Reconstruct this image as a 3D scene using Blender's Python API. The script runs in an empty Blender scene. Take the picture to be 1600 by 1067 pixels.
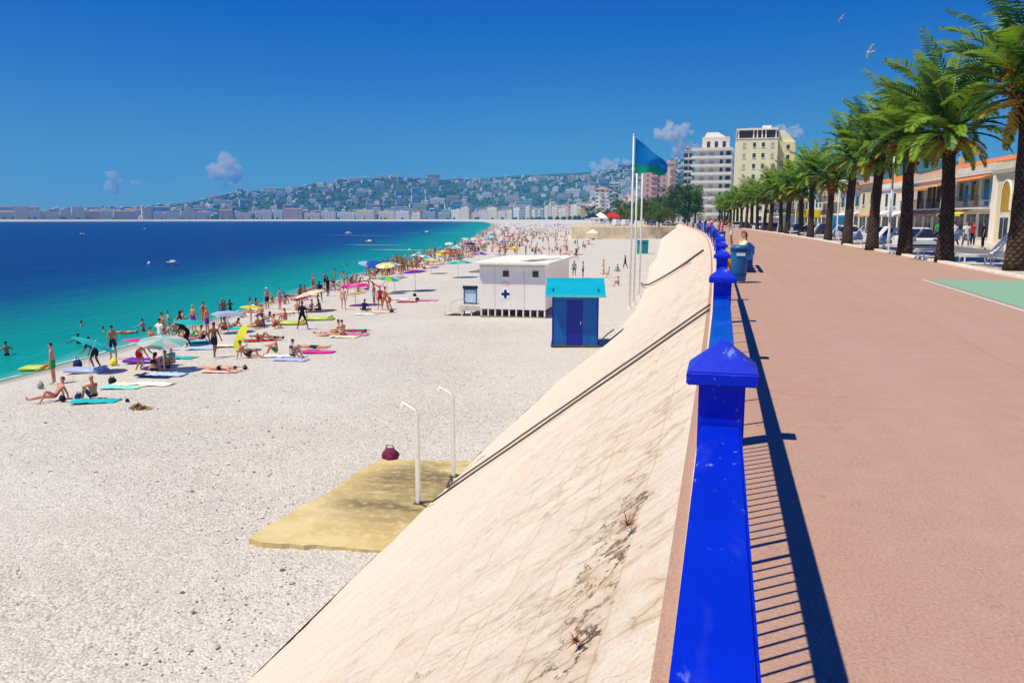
import bpy, bmesh, math, random
import numpy as np
from mathutils import Vector, Matrix, noise as mn
rad = math.radians
rng = random.Random(7)
S = bpy.context.scene
COL = S.collection
PI = math.pi

# ------------------------------------------------------------------ helpers
def link(o): COL.objects.link(o); return o

class MB:
    """collects faces with material indices"""
    def __init__(s): s.v = []; s.f = []; s.m = []; s.sm = False
    def add(s, vs, fs, mi=0):
        b = len(s.v); s.v += [tuple(p) for p in vs]
        for f in fs: s.f.append(tuple(b+i for i in f)); s.m.append(mi)
        return s
    def box(s, x0, y0, z0, x1, y1, z1, mi=0):
        return s.add([(x0,y0,z0),(x1,y0,z0),(x1,y1,z0),(x0,y1,z0),(x0,y0,z1),(x1,y0,z1),(x1,y1,z1),(x0,y1,z1)],
                     [(3,2,1,0),(4,5,6,7),(0,1,5,4),(1,2,6,5),(2,3,7,6),(3,0,4,7)], mi)
    def tube(s, pts, r, n=8, mi=0, cap=True):
        pts = [Vector(p) for p in pts]; rs = r if isinstance(r,(list,tuple)) else [r]*len(pts)
        rings = []
        ref = None
        for i,p in enumerate(pts):
            d = (pts[min(i+1,len(pts)-1)]-pts[max(i-1,0)])
            d = d.normalized() if d.length > 1e-9 else Vector((0,0,1))
            if ref is None:
                ref = Vector((1,0,0)) if abs(d.x) < .9 else Vector((0,1,0))
            a = d.cross(ref).normalized(); b = d.cross(a).normalized(); ref = -b if False else ref
            rings.append([p+rs[i]*(math.cos(2*PI*k/n)*a+math.sin(2*PI*k/n)*b) for k in range(n)])
        vs = [q for rg in rings for q in rg]; fs = []
        for i in range(len(pts)-1):
            for k in range(n):
                a0=i*n+k; a1=i*n+(k+1)%n
                fs.append((a0,a1,a1+n,a0+n))
        if cap:
            fs.append(tuple(range(n))[::-1]); fs.append(tuple((len(pts)-1)*n+k for k in range(n)))
        return s.add(vs, fs, mi)
    def build(s, name, mats, parent=None, smooth=False, loc=None, bevel=0):
        me = bpy.data.meshes.new(name); me.from_pydata(s.v, [], s.f)
        if not isinstance(mats,(list,tuple)): mats=[mats]
        for m in mats: me.materials.append(m)
        if len(mats) > 1: me.polygons.foreach_set('material_index', s.m)
        if smooth: me.polygons.foreach_set('use_smooth', [True]*len(me.polygons))
        me.update()
        bm = bmesh.new(); bm.from_mesh(me); bmesh.ops.recalc_face_normals(bm, faces=bm.faces)
        if bevel:
            bmesh.ops.bevel(bm, geom=[e for e in bm.edges if len(e.link_faces)==2 and e.calc_face_angle(0)>.5], offset=bevel, segments=2, affect='EDGES', clamp_overlap=True)
        bm.to_mesh(me); bm.free()
        o = link(bpy.data.objects.new(name, me))
        if parent: o.parent = parent
        if loc is not None: o.location = loc
        return o

def tag(o, label=None, cat=None, group=None, kind=None):
    if label: o['label'] = label
    if cat: o['category'] = cat
    if group: o['group'] = group
    if kind: o['kind'] = kind
    return o
def empty(name, loc=(0,0,0), rz=0, scale=1):
    o = link(bpy.data.objects.new(name, None)); o.location = loc; o.rotation_euler = (0,0,rz)
    o.scale = (scale,)*3; o.empty_display_size=.2; return o
def dup(o, loc=None, rz=None, scale=None, mats=None, parent=None):
    c = link(o.copy()); c.parent = parent
    if loc is not None: c.location = loc
    if rz is not None: c.rotation_euler = (0,0,rz)
    if scale is not None: c.scale = (scale,)*3 if not isinstance(scale,tuple) else scale
    for ch in o.children: dup(ch, parent=c)
    return c
def setmat(o, m):
    o.material_slots[0].link = 'OBJECT'; o.material_slots[0].material = m

# ------------------------------------------------------------------ materials
class NT:
    def __init__(s, name):
        s.mat = bpy.data.materials.new(name); s.mat.use_nodes = True
        s.t = s.mat.node_tree; s.N = s.t.nodes; s.N.clear()
        s.out = s.N.new('ShaderNodeOutputMaterial'); s.p = s.N.new('ShaderNodeBsdfPrincipled')
        s.l(s.p.outputs[0], s.out.inputs[0]); s.tc = s.N.new('ShaderNodeTexCoord')
    def l(s, a, b): s.t.links.new(a, b)
    def node(s, t, **k):
        n = s.N.new(t)
        for a,b in k.items(): setattr(n, a, b)
        return n
    def mapping(s, scale=(1,1,1), rot=(0,0,0), coord='Object'):
        m = s.node('ShaderNodeMapping'); m.inputs['Scale'].default_value = scale; m.inputs['Rotation'].default_value = rot
        s.l(s.tc.outputs[coord], m.inputs[0]); return m.outputs[0]
    def noise(s, vec, scale, detail=4, rough=.55, dist=0):
        n = s.node('ShaderNodeTexNoise'); n.inputs['Scale'].default_value=scale; n.inputs['Detail'].default_value=detail
        n.inputs['Roughness'].default_value=rough; n.inputs['Distortion'].default_value=dist; s.l(vec, n.inputs['Vector']); return n.outputs['Fac']
    def vor(s, vec, scale, feature='F1', out='Distance'):
        n = s.node('ShaderNodeTexVoronoi', feature=feature); n.inputs['Scale'].default_value=scale; s.l(vec, n.inputs['Vector']); return n.outputs[out]
    def ramp(s, fac, stops):
        n = s.node('ShaderNodeValToRGB'); cr = n.color_ramp
        while len(cr.elements) < len(stops): cr.elements.new(.5)
        for e,(p,c) in zip(cr.elements, stops):
            e.position = p; e.color = (c,c,c,1) if not isinstance(c,(tuple,list)) else (*c,1)
        s.l(fac, n.inputs[0]); return n.outputs[0]
    def math(s, op, a, b=None, c=None, clamp=False):
        n = s.node('ShaderNodeMath', operation=op, use_clamp=clamp)
        for i,v in enumerate((a,b,c)):
            if v is None: continue
            if isinstance(v,(int,float)): n.inputs[i].default_value = v
            else: s.l(v, n.inputs[i])
        return n.outputs[0]
    def mix(s, fac, a, b, bt='MIX'):
        n = s.node('ShaderNodeMix', data_type='RGBA', blend_type=bt)
        for i,v in ((0,fac),(6,a),(7,b)):
            if isinstance(v,(int,float)): n.inputs[i].default_value = v
            elif isinstance(v,(tuple,list)): n.inputs[i].default_value = (*v,1)
            else: s.l(v, n.inputs[i])
        return n.outputs[2]
    def base(s, c):
        if isinstance(c,(tuple,list)): s.p.inputs['Base Color'].default_value=(*c,1)
        else: s.l(c, s.p.inputs['Base Color'])
    def set(s, rough=.7, spec=.3):
        s.p.inputs['Roughness'].default_value=rough; s.p.inputs['Specular IOR Level'].default_value=spec
    def bump(s, h, strength=.3, dist=.02):
        n = s.node('ShaderNodeBump'); n.inputs['Strength'].default_value=strength; n.inputs['Distance'].default_value=dist
        s.l(h, n.inputs['Height']); s.l(n.outputs[0], s.p.inputs['Normal'])
_mc = {}
def M(name, col, rough=.6, spec=.3, var=.18, scale=4, bump=0, bscale=None, metal=0, trans=0):
    key = (name,)
    if key in _mc: return _mc[key]
    t = NT(name); v = t.mapping()
    n = t.noise(v, scale, 5)
    lo = tuple(c*(1-var) for c in col); hi = tuple(min(1,c*(1+var)) for c in col)
    t.base(t.ramp(n, [(.3,lo),(.7,hi)])); t.set(rough, spec); t.p.inputs['Metallic'].default_value=metal
    if bump: t.bump(t.noise(v, bscale or scale*4, 4), bump, .02)
    if trans:
        t.p.inputs['Transmission Weight'].default_value = 0
        tr = t.node('ShaderNodeBsdfTranslucent'); tr.inputs[0].default_value=(*[min(1,c*1.6) for c in col],1)
        mx = t.node('ShaderNodeMixShader'); mx.inputs[0].default_value=trans
        t.l(t.p.outputs[0], mx.inputs[1]); t.l(tr.outputs[0], mx.inputs[2]); t.l(mx.outputs[0], t.out.inputs[0])
    _mc[key] = t.mat; return t.mat
def cloth(name, col): return M(name, col, .85, .1, .1, 9)

def m_promenade():
    t = NT('promenade asphalt'); v = t.mapping()
    a = t.noise(v, 55, 3, .7); b = t.noise(v, .35, 4); c = t.noise(v, 4, 4); sp = t.vor(v, 70)
    col = t.ramp(a, [(.25,(.31,.185,.14)),(.5,(.435,.27,.207)),(.75,(.55,.365,.29))])
    col = t.mix(t.ramp(b,[(.35,0),(.7,.35)]), col, (.40,.22,.15))
    col = t.mix(t.ramp(c,[(.45,0),(.75,.25)]), col, (.54,.37,.28))
    col = t.mix(t.ramp(sp,[(.1,.35),(.3,0)]), col, (.30,.19,.16))
    st = t.ramp(t.noise(t.mapping((.35,.8,1)), 1.1, 6, .7), [(.60,0),(.72,.22)])
    col = t.mix(st, col, (.30,.20,.17))
    nzz=t.noise(t.mapping((.5,.5,1)),1.2,6,.62)
    ckk=t.math('MULTIPLY',t.ramp(t.math('ABSOLUTE',t.math('SUBTRACT',nzz,.5)),[(0,.8),(.004,0)]),t.ramp(t.noise(v,.22,3),[(.5,0),(.6,1)])); col=t.mix(ckk,col,(.22,.13,.10))
    sxy=t.node('ShaderNodeSeparateXYZ'); t.l(t.tc.outputs['Object'],sxy.inputs[0])
    seam=t.ramp(t.math('ABSOLUTE',t.math('SUBTRACT',t.math('ADD',sxy.outputs[0],t.math('MULTIPLY',t.noise(v,.6,2),.06)),3.35)),[(0,.45),(.018,0)]); col=t.mix(seam,col,(.27,.16,.12))
    sp2=t.ramp(t.vor(v,1.15),[(.03,.5),(.055,0)]); col=t.mix(sp2,col,(.26,.17,.14))
    lane=t.ramp(t.noise(t.mapping((.9,.03,1)),1,4,.6),[(.42,0),(.7,.3)]); col=t.mix(lane,col,(.50,.34,.27))
    t.base(col); t.set(.85,.15); t.bump(t.math('ADD', a, sp), .35, .006); return t.mat
def m_wall():
    t = NT('pale cemented stone'); v = t.mapping()
    up = t.node('ShaderNodeAttribute', attribute_name='up').outputs['Fac']
    def warped(amp, scale, src):
        nz=t.node('ShaderNodeTexNoise'); nz.inputs['Scale'].default_value=scale; nz.inputs['Detail'].default_value=4; t.l(src,nz.inputs['Vector'])
        sc=t.node('ShaderNodeVectorMath',operation='SCALE'); sc.inputs['Scale'].default_value=amp; t.l(nz.outputs['Color'],sc.inputs[0])
        ad=t.node('ShaderNodeVectorMath',operation='ADD'); t.l(src,ad.inputs[0]); t.l(sc.outputs[0],ad.inputs[1]); return ad.outputs[0]
    def stretch(src, sx, sy, rz):
        m=t.node('ShaderNodeMapping'); m.inputs['Scale'].default_value=(sx,sy,sx); m.inputs['Rotation'].default_value=(0,0,rad(rz)); t.l(src,m.inputs[0]); return m.outputs[0]
    w=warped(.22,3.2,warped(.30,.9,v))
    st=stretch(w,.45,2.4,5); sf=stretch(warped(.05,9,v),1.6,11,5)
    strk=t.noise(st,2.0,7,.65); fst=t.noise(sf,2.0,5,.65); big=t.noise(v,.5,5); fine=t.noise(v,11,6,.7); grit=t.noise(v,60,3,.7); spec=t.noise(v,34,4,.75)
    def ridge(vec,sc,wd,det=5): 
        n=t.noise(vec,sc,det,.6); return t.ramp(t.math('ABSOLUTE',t.math('SUBTRACT',n,.5)),[(0,1),(wd,0)])
    c=t.ramp(strk,[(.25,(.70,.57,.46)),(.44,(.75,.63,.525)),(.62,(.77,.66,.56)),(.8,(.74,.615,.51))])
    c=t.mix(t.ramp(big,[(.4,0),(.7,.5)]),c,(.76,.66,.56))
    c=t.mix(t.math('MULTIPLY',t.ramp(fst,[(.50,0),(.70,.8)]),t.ramp(up,[(.2,.08),(.85,.45)])),c,(.66,.51,.38))
    c=t.mix(t.math('MULTIPLY',t.ramp(fine,[(.50,0),(.70,.8)]),t.ramp(up,[(.3,.12),(.85,.8)])),c,(.68,.50,.34))
    c=t.mix(t.math('MULTIPLY',t.ramp(t.noise(st,1.2,5,.6),[(.52,0),(.68,.7)]),t.ramp(up,[(.3,.10),(.8,.7)])),c,(.70,.50,.39))
    sx=t.node('ShaderNodeSeparateXYZ'); t.l(v,sx.inputs[0]); X_,Y_=sx.outputs[0],sx.outputs[1]
    def joints(c):
        cb=t.node('ShaderNodeCombineXYZ'); wj=t.math('MULTIPLY',t.math('SUBTRACT',t.noise(v,1.6,3),.5),.10)
        t.l(t.math('ADD',Y_,wj),cb.inputs[0]); t.l(t.math('ADD',t.math('MULTIPLY',X_,1.25),wj),cb.inputs[1])
        bk=t.node('ShaderNodeTexBrick'); bk.inputs['Scale'].default_value=1; bk.inputs['Brick Width'].default_value=1.15; bk.inputs['Row Height'].default_value=.62; bk.inputs['Mortar Size'].default_value=.012; bk.inputs['Mortar Smooth'].default_value=.4; bk.inputs['Color1'].default_value=(.42,.42,.42,1); bk.inputs['Color2'].default_value=(.62,.62,.62,1); t.l(cb.outputs[0],bk.inputs['Vector'])
        c=t.mix(.22,c,bk.outputs['Color'],'OVERLAY')
        return t.mix(t.math('MULTIPLY',bk.outputs['Fac'],t.ramp(t.noise(v,2.1,4),[(.36,.06),(.62,.5)])),c,(.58,.45,.34))
    def crack(c):
        for (pa,pb,wd,ln) in (((1000,775),(890,1066),.035,1),((960,800),(915,905),.018,.8),((1012,700),(975,820),.016,.7),((780,975),(640,1066),.012,.6)):
            a=gp(*pa); b=gp(*pb); dx,dy=b[0]-a[0],b[1]-a[1]; L=math.hypot(dx,dy); nx,ny=-dy/L,dx/L; tx,ty=dx/L,dy/L
            wob=t.math('ADD',t.math('MULTIPLY',t.math('SUBTRACT',t.noise(v,2.6,5,.7),.5),.75),t.math('MULTIPLY',t.math('SUBTRACT',t.noise(v,11,4,.7),.5),.22))
            q=t.math('ADD',t.math('ADD',t.math('MULTIPLY',X_,nx),t.math('MULTIPLY',Y_,ny)),-(a[0]*nx+a[1]*ny)); q=t.math('ABSOLUTE',t.math('ADD',q,wob))
            al=t.math('ADD',t.math('ADD',t.math('MULTIPLY',X_,tx),t.math('MULTIPLY',Y_,ty)),-(a[0]*tx+a[1]*ty)); on=t.math('MULTIPLY',t.math('GREATER_THAN',al,-.1),t.math('LESS_THAN',al,L+1.2))
            gate=t.ramp(t.noise(v,5,3),[(.38,0),(.52,1)])
            hl=t.math('MULTIPLY',t.math('MULTIPLY',t.ramp(q,[(0,.42*ln),(.16 if ln==1 else .07,0)]),on),t.ramp(t.noise(v,8,5,.7),[(.35,.1),(.6,1)])); c=t.mix(hl,c,(.50,.31,.17))
            dk=t.math('MULTIPLY',t.math('MULTIPLY',t.ramp(q,[(wd*.4,ln),(wd,0)]),on),gate); c=t.mix(dk,c,(.10,.055,.03))
        return c
    m1=t.ramp(t.noise(v,.75,4),[(.44,0),(.60,1)]); m2=t.ramp(t.noise(v,1.9,4),[(.48,0),(.60,1)])
    r1=t.math('MULTIPLY',t.math('MULTIPLY',ridge(st,.8,.007),m1),t.ramp(up,[(.35,.08),(.7,.5)]))
    r2=t.math('MULTIPLY',t.math('MULTIPLY',ridge(stretch(w,.9,2.2,-8),1.9,.010),m2),t.ramp(up,[(.4,.06),(.8,.4)]))
    ed=t.vor(stretch(w,1.1,1.7,12),2.6,'DISTANCE_TO_EDGE')
    r3=t.math('MULTIPLY',t.math('MULTIPLY',t.ramp(ed,[(.008,1),(.035,0)]),m2),t.ramp(up,[(.6,0),(.85,.5)]))
    halo=t.math('MULTIPLY',t.math('MULTIPLY',t.ramp(ed,[(.02,1),(.22,0)]),m2),t.ramp(up,[(.6,0),(.95,.5)]))
    c=t.mix(halo,c,(.52,.36,.22)); c=t.mix(r2,c,(.64,.50,.38)); c=t.mix(r3,c,(.46,.33,.22)); c=t.mix(r1,c,(.40,.28,.18)); c=crack(c); c=joints(c)
    pit=t.math('MULTIPLY',t.ramp(spec,[(.61,0),(.70,.85)]),t.ramp(t.noise(v,1.4,4),[(.42,.1),(.62,1)]))
    c=t.mix(pit,c,(.40,.28,.18)); c=t.mix(t.ramp(grit,[(.35,.22),(.6,0)]),c,(.52,.41,.30))
    t.base(c); t.set(.92,.08)
    h=t.math('ADD',t.math('MULTIPLY',strk,.8),t.math('ADD',t.math('MULTIPLY',fine,t.ramp(up,[(.1,.3),(.7,1.1)])),t.math('MULTIPLY',grit,.18)))
    h=t.math('SUBTRACT',h,t.math('ADD',t.math('MULTIPLY',r1,1.2),t.math('ADD',t.math('MULTIPLY',r3,.6),t.math('MULTIPLY',pit,.4)))); t.bump(h,.65,.05); return t.mat
def m_pebbles():
    t = NT('pebble beach'); v = t.mapping()
    at = t.node('ShaderNodeAttribute', attribute_name='wet'); wet = at.outputs['Fac']
    vc = t.vor(v, 21, 'F1', 'Color'); vd = t.vor(v, 21); vd2 = t.vor(v, 50); vc2 = t.vor(v, 8.5,'F1','Color')
    sep = t.node('ShaderNodeSeparateColor'); t.l(vc, sep.inputs[0])
    sep2 = t.node('ShaderNodeSeparateColor'); t.l(vc2, sep2.inputs[0])
    col = t.ramp(sep.outputs[0], [(0,(.30,.27,.235)),(.22,(.54,.49,.43)),(.6,(.66,.615,.55)),(1,(.79,.74,.675))])
    col = t.mix(t.ramp(sep2.outputs[0],[(.0,.35),(.45,0)]), col, (.46,.43,.39))
    col = t.mix(t.ramp(vd,[(.4,0),(.8,.5)]), col, (.38,.33,.28))
    big = t.noise(v, .18, 5, .6); b2 = t.noise(v, 1.1, 5, .6)
    col = t.mix(t.ramp(big,[(.35,0),(.7,.45)]), col, (.70,.65,.59))
    col = t.mix(t.ramp(b2,[(.5,0),(.75,.3)]), col, (.50,.46,.42))
    tr = t.ramp(t.noise(t.mapping((.09,.6,1)), 1, 4, .55), [(.5,0),(.66,.28)])
    col = t.mix(tr, col, (.56,.50,.43))
    col = t.mix(t.ramp(wet,[(.9,0),(.97,.8)]), col, (.29,.27,.24))
    t.base(col); t.set(.85,.2)
    h = t.math('SUBTRACT', t.math('MULTIPLY', t.noise(v, 2.2, 4), 2.5), t.math('ADD', vd, t.math('MULTIPLY', vd2, .4)))
    t.bump(h, .62, .04); return t.mat
def m_sea():
    t = NT('sea water'); v = t.mapping()
    at = t.node('ShaderNodeAttribute', attribute_name='deep'); d = at.outputs['Fac']
    n = t.noise(t.mapping((.03,.012,1),(0,0,.4)), 1, 5, .6); nf = t.noise(t.mapping((.35,.14,1),(0,0,.3)), 1, 4)
    dd = t.math('ADD', d, t.math('MULTIPLY', t.math('SUBTRACT', n, .5), .22))
    dd = t.math('ADD', dd, t.math('MULTIPLY', t.math('SUBTRACT', nf, .5), .10))
    col = t.ramp(dd, [(0,(.10,.40,.33)),(.05,(.0,.29,.235)),(.26,(.0,.215,.19)),(.42,(.0,.12,.165)),(.62,(.0,.05,.15)),(1,(.0,.018,.13))])
    t.base(col); t.set(.3,.10)
    w = t.noise(t.mapping((.5,.2,1),(0,0,.3)), 1.6, 5, .6); w2 = t.noise(t.mapping((.09,.03,1),(0,0,.5)), 1, 4, .6)
    w3=t.noise(t.mapping((2.2,1.0,1),(0,0,.2)),1,3); t.bump(t.math('ADD', t.math('ADD',w,t.math('MULTIPLY',w3,.35)), t.math('MULTIPLY', w2, 2)), .75, .4); return t.mat
def m_slab():
    t = NT('stained concrete'); v = t.mapping()
    a = t.noise(v, .8, 5, .6, .5); b = t.noise(v, 5, 6, .65); c = t.noise(t.mapping((.5,1.4,1)), 1.0, 5, .6, .8)
    col = t.ramp(a, [(.3,(.66,.55,.31)),(.5,(.57,.44,.20)),(.68,(.52,.38,.17))])
    g = t.node('ShaderNodeTexGradient', gradient_type='SPHERICAL'); mp = t.mapping((.75,.42,1)); 
    mpp = t.node('ShaderNodeMapping'); mpp.inputs['Location'].default_value=(3.75,-5.55,0); mpp.inputs['Scale'].default_value=(.55,.34,.01); t.l(t.tc.outputs['Object'], mpp.inputs[0]); t.l(mpp.outputs[0], g.inputs[0])
    st = t.math('MULTIPLY', t.ramp(c,[(.35,.2),(.6,1)]), t.ramp(g.outputs[0],[(0,0),(.5,1)]))
    col = t.mix(st, col, (.20,.155,.08))
    col = t.mix(t.ramp(b,[(.5,0),(.75,.5)]), col, (.80,.67,.42))
    t.base(col); t.set(.9,.1); t.bump(b, .4, .02); return t.mat
def m_trunk():
    t = NT('palm trunk bark'); v = t.mapping()
    sp = t.node('ShaderNodeSeparateXYZ'); t.l(t.tc.outputs['Object'], sp.inputs[0])
    ang = t.math('MULTIPLY', t.math('ARCTAN2', sp.outputs[1], sp.outputs[0]), 9/(2*PI)); z = t.math('MULTIPLY', sp.outputs[2], 4.2)
    p = t.math('ABSOLUTE', t.math('SUBTRACT', t.math('FRACT', t.math('ADD', ang, z)), .5))
    q = t.math('ABSOLUTE', t.math('SUBTRACT', t.math('FRACT', t.math('SUBTRACT', z, ang)), .5))
    e = t.math('MAXIMUM', p, q); n = t.noise(v, 6, 5)
    col = t.mix(t.ramp(e,[(.33,0),(.47,1)]), (.085,.055,.04), (.02,.012,.01))
    col = t.mix(t.ramp(n,[(.45,0),(.75,.55)]), col, (.16,.11,.085))
    t.base(col); t.set(.9,.1); t.bump(t.math('ADD', t.math('MULTIPLY',e,-1.5), n), .9, .06); return t.mat
def m_windows(name, wall, win=(.05,.07,.10), sx=3.4, sz=3.1, fx=.42, fz=.5, var=.12):
    if (name,) in _mc: return _mc[(name,)]
    t = NT(name); sp = t.node('ShaderNodeSeparateXYZ'); t.l(t.tc.outputs['Object'], sp.inputs[0])
    h = t.math('ADD', sp.outputs[0], sp.outputs[1])
    a = t.math('LESS_THAN', t.math('FRACT', t.math('DIVIDE', h, sx)), fx)
    b = t.math('LESS_THAN', t.math('FRACT', t.math('DIVIDE', sp.outputs[2], sz)), fz)
    g = t.node('ShaderNodeNewGeometry'); sn = t.node('ShaderNodeSeparateXYZ'); t.l(g.outputs['Normal'], sn.inputs[0])
    side = t.math('LESS_THAN', t.math('ABSOLUTE', sn.outputs[2]), .4)
    m = t.math('MULTIPLY', t.math('MULTIPLY', a, b), side)
    n = t.noise(t.mapping(), .25, 3)
    wc = t.ramp(n, [(.3,tuple(c*(1-var) for c in wall)),(.7,wall)])
    t.base(t.mix(m, wc, win)); t.set(.7,.25); _mc[(name,)] = t.mat; return t.mat
def m_blue(name, col, rough=.38, chips=True):
    t = NT(name); v = t.mapping()
    n = t.noise(v, 3, 5); c = t.ramp(n,[(.3,tuple(x*.85 for x in col)),(.7,tuple(min(1,x*1.1) for x in col))])
    if chips:
        ch = t.math('MULTIPLY', t.ramp(t.noise(t.mapping((34,16,34)),1,4,.65),[(.62,0),(.70,.75)]), t.ramp(t.noise(v,3.1,3),[(.40,0),(.54,1)]))
        c = t.mix(ch, c, (.25,.38,.75))
        dst = t.ramp(t.noise(t.mapping((9,2.5,9)),1,5,.6),[(.55,0),(.8,.12)]); c = t.mix(dst, c, (.30,.38,.62)); rs_=t.math('MULTIPLY',t.ramp(t.noise(t.mapping((16,6,16)),1.3,5,.7),[(.68,0),(.75,.8)]),t.ramp(t.noise(v,2.3,2),[(.55,0),(.65,1)])); c=t.mix(rs_,c,(.05,.03,.12))
    t.base(c); t.set(rough,.3); t.bump(t.noise(v,40,3),.08,.004); return t.mat

# ------------------------------------------------------------------ camera maths (used only to read ground positions off the photograph)
F_=1244.; HY=342.; P_=math.atan((533.5-HY)/F_); TH=math.atan((1132.5-800)/F_*math.cos(P_)); CH=1.7
FW=(-math.sin(TH)*math.cos(P_),math.cos(TH)*math.cos(P_),-math.sin(P_)); RT=(math.cos(TH),math.sin(TH),0)
UP=(-math.sin(TH)*math.sin(P_),math.cos(TH)*math.sin(P_),math.cos(P_))
def ray(px,py):
    a=(px-800)/F_; b=(533.5-py)/F_
    return Vector([FW[i]+a*RT[i]+b*UP[i] for i in range(3)])
def un(px,py,z):
    d=ray(px,py); t=(z-CH)/d.z; return (d.x*t,d.y*t)
def at_dist(px,py,D):
    d=ray(px,py); d/=math.hypot(d.x,d.y); return (d.x*D,d.y*D,CH+d.z*D)

# ------------------------------------------------------------------ coast layout
K=.00025
WT=[(-8,-31.0),(0,-31.2),(15,-31.5),(29,-31.9),(35,-33.3),(47.5,-35.9),(58,-38.1),(70,-41.2),(85,-44),(112,-49.4),(154,-59),(196,-68.5),(250,-83),(300,-96)]
def Rx(y): return -K*y*y if y<140 else -4.9-.07*(y-140) if y<300 else -16.1-.18*(y-300)
def Wx(y):
    for (a,b),(c,d) in zip(WT,WT[1:]):
        if y<=c: return b+(d-b)*(y-a)/(c-a) if y>=a else b
    return -96-.279*(y-300)
SEA=-5.8; TOE=-6.1; TOEZ=-4.5
TT=[(-60,-6.1),(20,-6.0),(30,-5.75),(38,-5.1),(55,-4.9),(75,-5.4),(105,-6.6),(140,-6.1),(9e9,-6.1)]
def toe_o(y):
    for (a,b),(c,d) in zip(TT,TT[1:]):
        if y<=c: return b+(d-b)*max(0,y-a)/(c-a)
    return -6.1
def prof(t): return TOEZ-.55*t-.75*t**7
def zt(x,y):
    o=x-Rx(y); T_=toe_o(y)
    if o>=-.125: return 0.
    if o>=T_: return TOEZ*(o+.125)/(T_+.125)
    t=(o-T_)/(Wx(y)-Rx(y)-T_)
    return prof(t) if t<=1 else SEA
def gp(px,py):
    d=ray(px,py); o=Vector((0,0,CH)); t0=.5; t=t0
    while t<1500:
        p=o+d*t
        if p.z<zt(p.x,p.y): break
        t0=t; t*=1.01
    for _ in range(24):
        m=(t0+t)/2; p=o+d*m
        if p.z<zt(p.x,p.y): t=m
        else: t0=m
    p=o+d*t; return (p.x,p.y,zt(p.x,p.y))

# stations of the whole bay: rail point R and waterline point W
def catmull(P, per):
    out=[]
    for i in range(len(P)-1):
        p0=np.array(P[max(i-1,0)]);p1=np.array(P[i]);p2=np.array(P[i+1]);p3=np.array(P[min(i+2,len(P)-1)])
        for k in range(per):
            t=k/per; out.append(.5*((2*p1)+(-p0+p2)*t+(2*p0-5*p1+4*p2-p3)*t*t+(-p0+3*p1-3*p2+p3)*t**3))
    out.append(np.array(P[-1],float)); return out
nearY=[-8,-4,0]+[2*i for i in range(1,40)]+[80+5*i for i in range(0,45)]
Rl=[(Rx(y),y) for y in nearY]; Wl=[(Wx(y),y) for y in nearY]
Rf=[(-16.1,300),(-124,900),(-345,1540),(-580,2080),(-985,2365),(-1520,2215),(-1915,1790),(-2530,1555),(-3300,1130)]
Wf=[(-96,300),(-268,916),(-450,1500),(-640,2000),(-1000,2300),(-1500,2150),(-1870,1740),(-2500,1500),(-3270,1070)]
Rl+= [tuple(q) for q in catmull(Rf,10)][1:]; Wl+= [tuple(q) for q in catmull(Wf,10)][1:]
Rn=np.array(Rl); Wn=np.array(Wl)
Tn=np.gradient(Rn,axis=0); Tn/=np.linalg.norm(Tn,axis=1)[:,None]
In=np.stack([Tn[:,1],-Tn[:,0]],1)            # inland normal
nst=len(Rn); far0=len(nearY)
arc=np.concatenate([[0],np.cumsum(np.linalg.norm(np.diff(Rn,axis=0),axis=1))])
def coast(s,o):      # point at arc length s (from y=-8), offset o inland; and heading
    i=min(max(int(np.searchsorted(arc,s))-1,0),nst-2); t=(s-arc[i])/(arc[i+1]-arc[i])
    p=Rn[i]*(1-t)+Rn[i+1]*t; n=In[i]*(1-t)+In[i+1]*t; n/=np.linalg.norm(n)
    return (p[0]+n[0]*o, p[1]+n[1]*o), math.atan2(n[0],n[1])-PI/2   # heading angle: 0 when travelling along +Y
def so(y,o): return coast(y+8.0,o)

# ------------------------------------------------------------------ world, sun, camera
SUND=Vector((-.357,-.289,.889)).normalized()
w=bpy.data.worlds.new('World'); S.world=w; w.use_nodes=True
nt=w.node_tree; bg=nt.nodes['Background']
sky=nt.nodes.new('ShaderNodeTexSky'); sky.sky_type='NISHITA'; sky.sun_disc=False
sky.sun_elevation=math.asin(SUND.z); sky.sun_rotation=math.atan2(SUND.x,SUND.y)
sky.altitude=600; sky.air_density=1.0; sky.dust_density=.25; sky.ozone_density=5.0
sepc=nt.nodes.new('ShaderNodeSeparateColor'); comb=nt.nodes.new('ShaderNodeCombineColor'); nt.links.new(sky.outputs[0],sepc.inputs[0])
for ch,(gain,add) in enumerate(((.62,-1.0),(1.15,-1.72),(.55,5.0))):      # deep, saturated summer sky
    ma=nt.nodes.new('ShaderNodeMath'); ma.operation='MULTIPLY_ADD'; ma.inputs[1].default_value=gain; ma.inputs[2].default_value=add; nt.links.new(sepc.outputs[ch],ma.inputs[0])
    mx=nt.nodes.new('ShaderNodeMath'); mx.operation='MAXIMUM'; mx.inputs[1].default_value=(.05,.7,1)[ch]; nt.links.new(ma.outputs[0],mx.inputs[0]); nt.links.new(mx.outputs[0],comb.inputs[ch])
nt.links.new(comb.outputs[0],bg.inputs[0]); bg.inputs[1].default_value=.06
sl=bpy.data.lights.new('sun_light','SUN'); sl.energy=4.8; sl.angle=rad(.55); sl.color=(1,.935,.70)
so_=link(bpy.data.objects.new('sun_light',sl)); so_.rotation_euler=(-SUND).to_track_quat('-Z','Y').to_euler(); so_.location=(-40,-30,90)
cam=bpy.data.cameras.new('camera'); cam.sensor_width=36; cam.lens=36*F_/1600; cam.clip_start=.05; cam.clip_end=40000
co=link(bpy.data.objects.new('camera',cam)); co.location=(0,0,CH)
co.rotation_euler=Vector(FW).to_track_quat('-Z','Y').to_euler(); S.camera=co
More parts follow.
